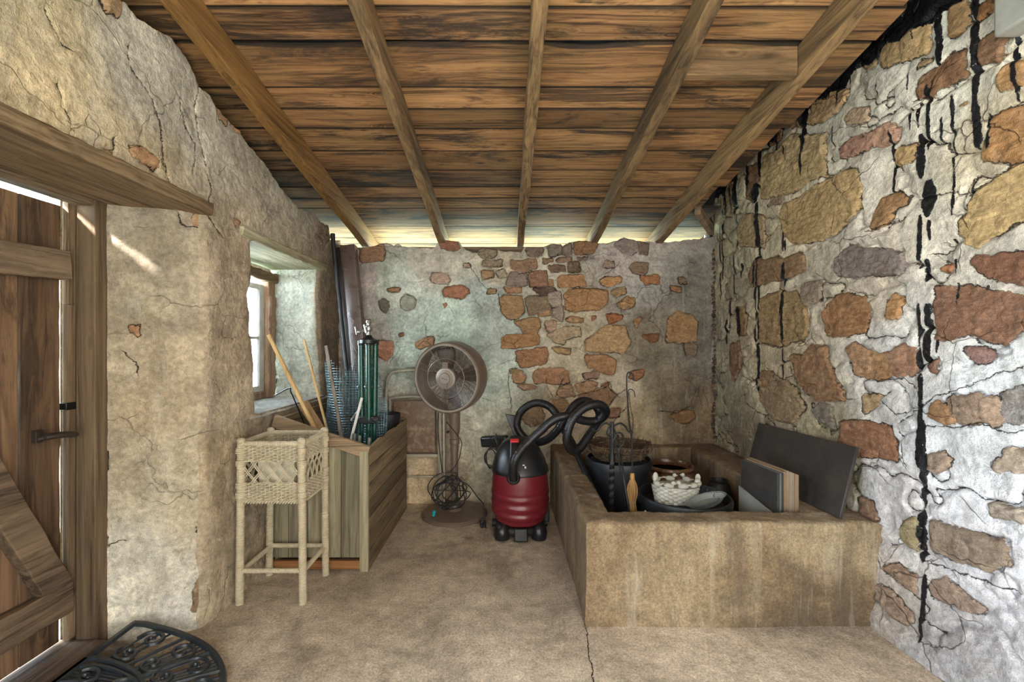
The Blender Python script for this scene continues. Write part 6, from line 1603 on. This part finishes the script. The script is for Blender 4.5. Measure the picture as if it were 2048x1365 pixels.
# ------------------------------------------------------------------ door mat
dm = thing('door_mat', 'half-round black openwork door mat with scroll pattern by the doorway', 'mat', (-1.35, 1.6, 0.05))
def mz(x): return float(np.interp(x, [-1.75, -1.58, -1.12, -0.9], [0.128, 0.118, 0.014, 0.012]))
MX0, MYc, MW, MH = -1.630, 1.40, 0.590, 0.585      # flat side along the step, curved side into the room
def mp_(u_, v_, lift=0.0):
    """u across from the flat side (0) to the rim (1); v along -1..1"""
    return Vector((MX0 + MW * u_, MYc + MH * v_, mz(MX0 + MW * u_) + lift))
def rim(s_, th):
    c_, q_ = math.cos(th), math.sin(th); e_ = 2 / 3.0
    return (abs(c_) ** e_ * s_, math.copysign(abs(q_) ** e_, q_) * s_)
def strip(mb, pts, w, h):
    """flat cast bar with bevelled shoulders along a path lying on the mat"""
    n = len(pts); vs = []; fs = []
    for i, p in enumerate(pts):
        t = (pts[min(n - 1, i + 1)] - pts[max(0, i - 1)]); t.z = 0; t.normalize(); s_ = Vector((-t.y, t.x, 0))
        for k, (q, hh) in enumerate(((-1, 0), (-.62, h), (.62, h), (1, 0))): vs.append(p + s_ * (q * w) + Vector((0, 0, hh)))
    for i in range(n - 1):
        for k in range(3): fs.append((i * 4 + k, i * 4 + 4 + k, i * 4 + 5 + k, i * 4 + 1 + k))
    fs += [(0, 1, 2, 3), ((n - 1) * 4 + 3, (n - 1) * 4 + 2, (n - 1) * 4 + 1, (n - 1) * 4)]
    mb.add(vs, fs)
for s_, w_, nm in ((0.975, .0135, 'outer_rim'), (0.60, .011, 'inner_rim')):
    mb = MB(); strip(mb, [mp_(*rim(s_, th), .004) for th in np.linspace(-PI / 2, PI / 2, 100)], w_, .013)
    strip(mb, [mp_(0.008, v_, .0045) for v_ in np.linspace(s_, -s_, 40)], w_, .012); mb.build(nm, M['mat'], dm)
mb = MB(); th_ = np.linspace(-PI / 2, PI / 2, 12)
for k_, th in enumerate(th_[1:-1]):
    a = rim(0.61, th); b = rim(0.965, th); strip(mb, [mp_(a[0] + (b[0] - a[0]) * t, a[1] + (b[1] - a[1]) * t, .003) for t in np.linspace(0, 1, 10)], .008, .009)
def curl(u0, v0, r0, r1, turns, ph, dirn, w_=.0075):
    pts = [mp_(u0 + (r0 + (r1 - r0) * t) * math.cos(ph + dirn * turns * 2 * PI * t) / MW, v0 + (r0 + (r1 - r0) * t) * math.sin(ph + dirn * turns * 2 * PI * t) / MH, .003) for t in np.linspace(0, 1, 34)]
    strip(mb, pts, w_, .010); mb.ball(pts[0] + Vector((0, 0, .003)), .009, 6, (1, 1, .6))
for i in range(len(th_) - 1):
    thm = (th_[i] + th_[i + 1]) / 2
    c_ = rim(0.70, thm); curl(c_[0], c_[1], .006, .046, 1.3, thm + PI, 1 if i % 2 else -1)
    c_ = rim(0.86, thm); curl(c_[0], c_[1], .008, .052, 1.3, thm, -1 if i % 2 else 1)
for i in range(8):
    v0 = -0.46 + i * 0.131
    curl(0.13, v0, .004, .044, 1.3, i, 1); curl(0.36, v0 * .9 + .02, .004, .048, 1.3, i + 2, -1)
    strip(mb, [mp_(t, v0 + .066 + .03 * math.sin(t * 9), .003) for t in np.linspace(0.01, 0.50, 14)], .007, .009)
mb.build('scroll_work', M['mat'], dm)
# thin cast web under the scrolls
mb = MB()
for th in np.linspace(-PI / 2 + .03, PI / 2 - .03, 66):
    if R.random() < .78: strip(mb, [mp_(*rim(0.60, th), .001), mp_(*rim(0.965, th), .001)], .0062, .004)
for i in range(44):
    v0 = -.56 + i * .026
    if R.random() < .7: strip(mb, [mp_(.01, v0, .001), mp_(.50 * min(1, 1.5 - abs(v0) * 1.5), v0, .001)], .005, .004)
mb.build('web', M['mat'], dm)
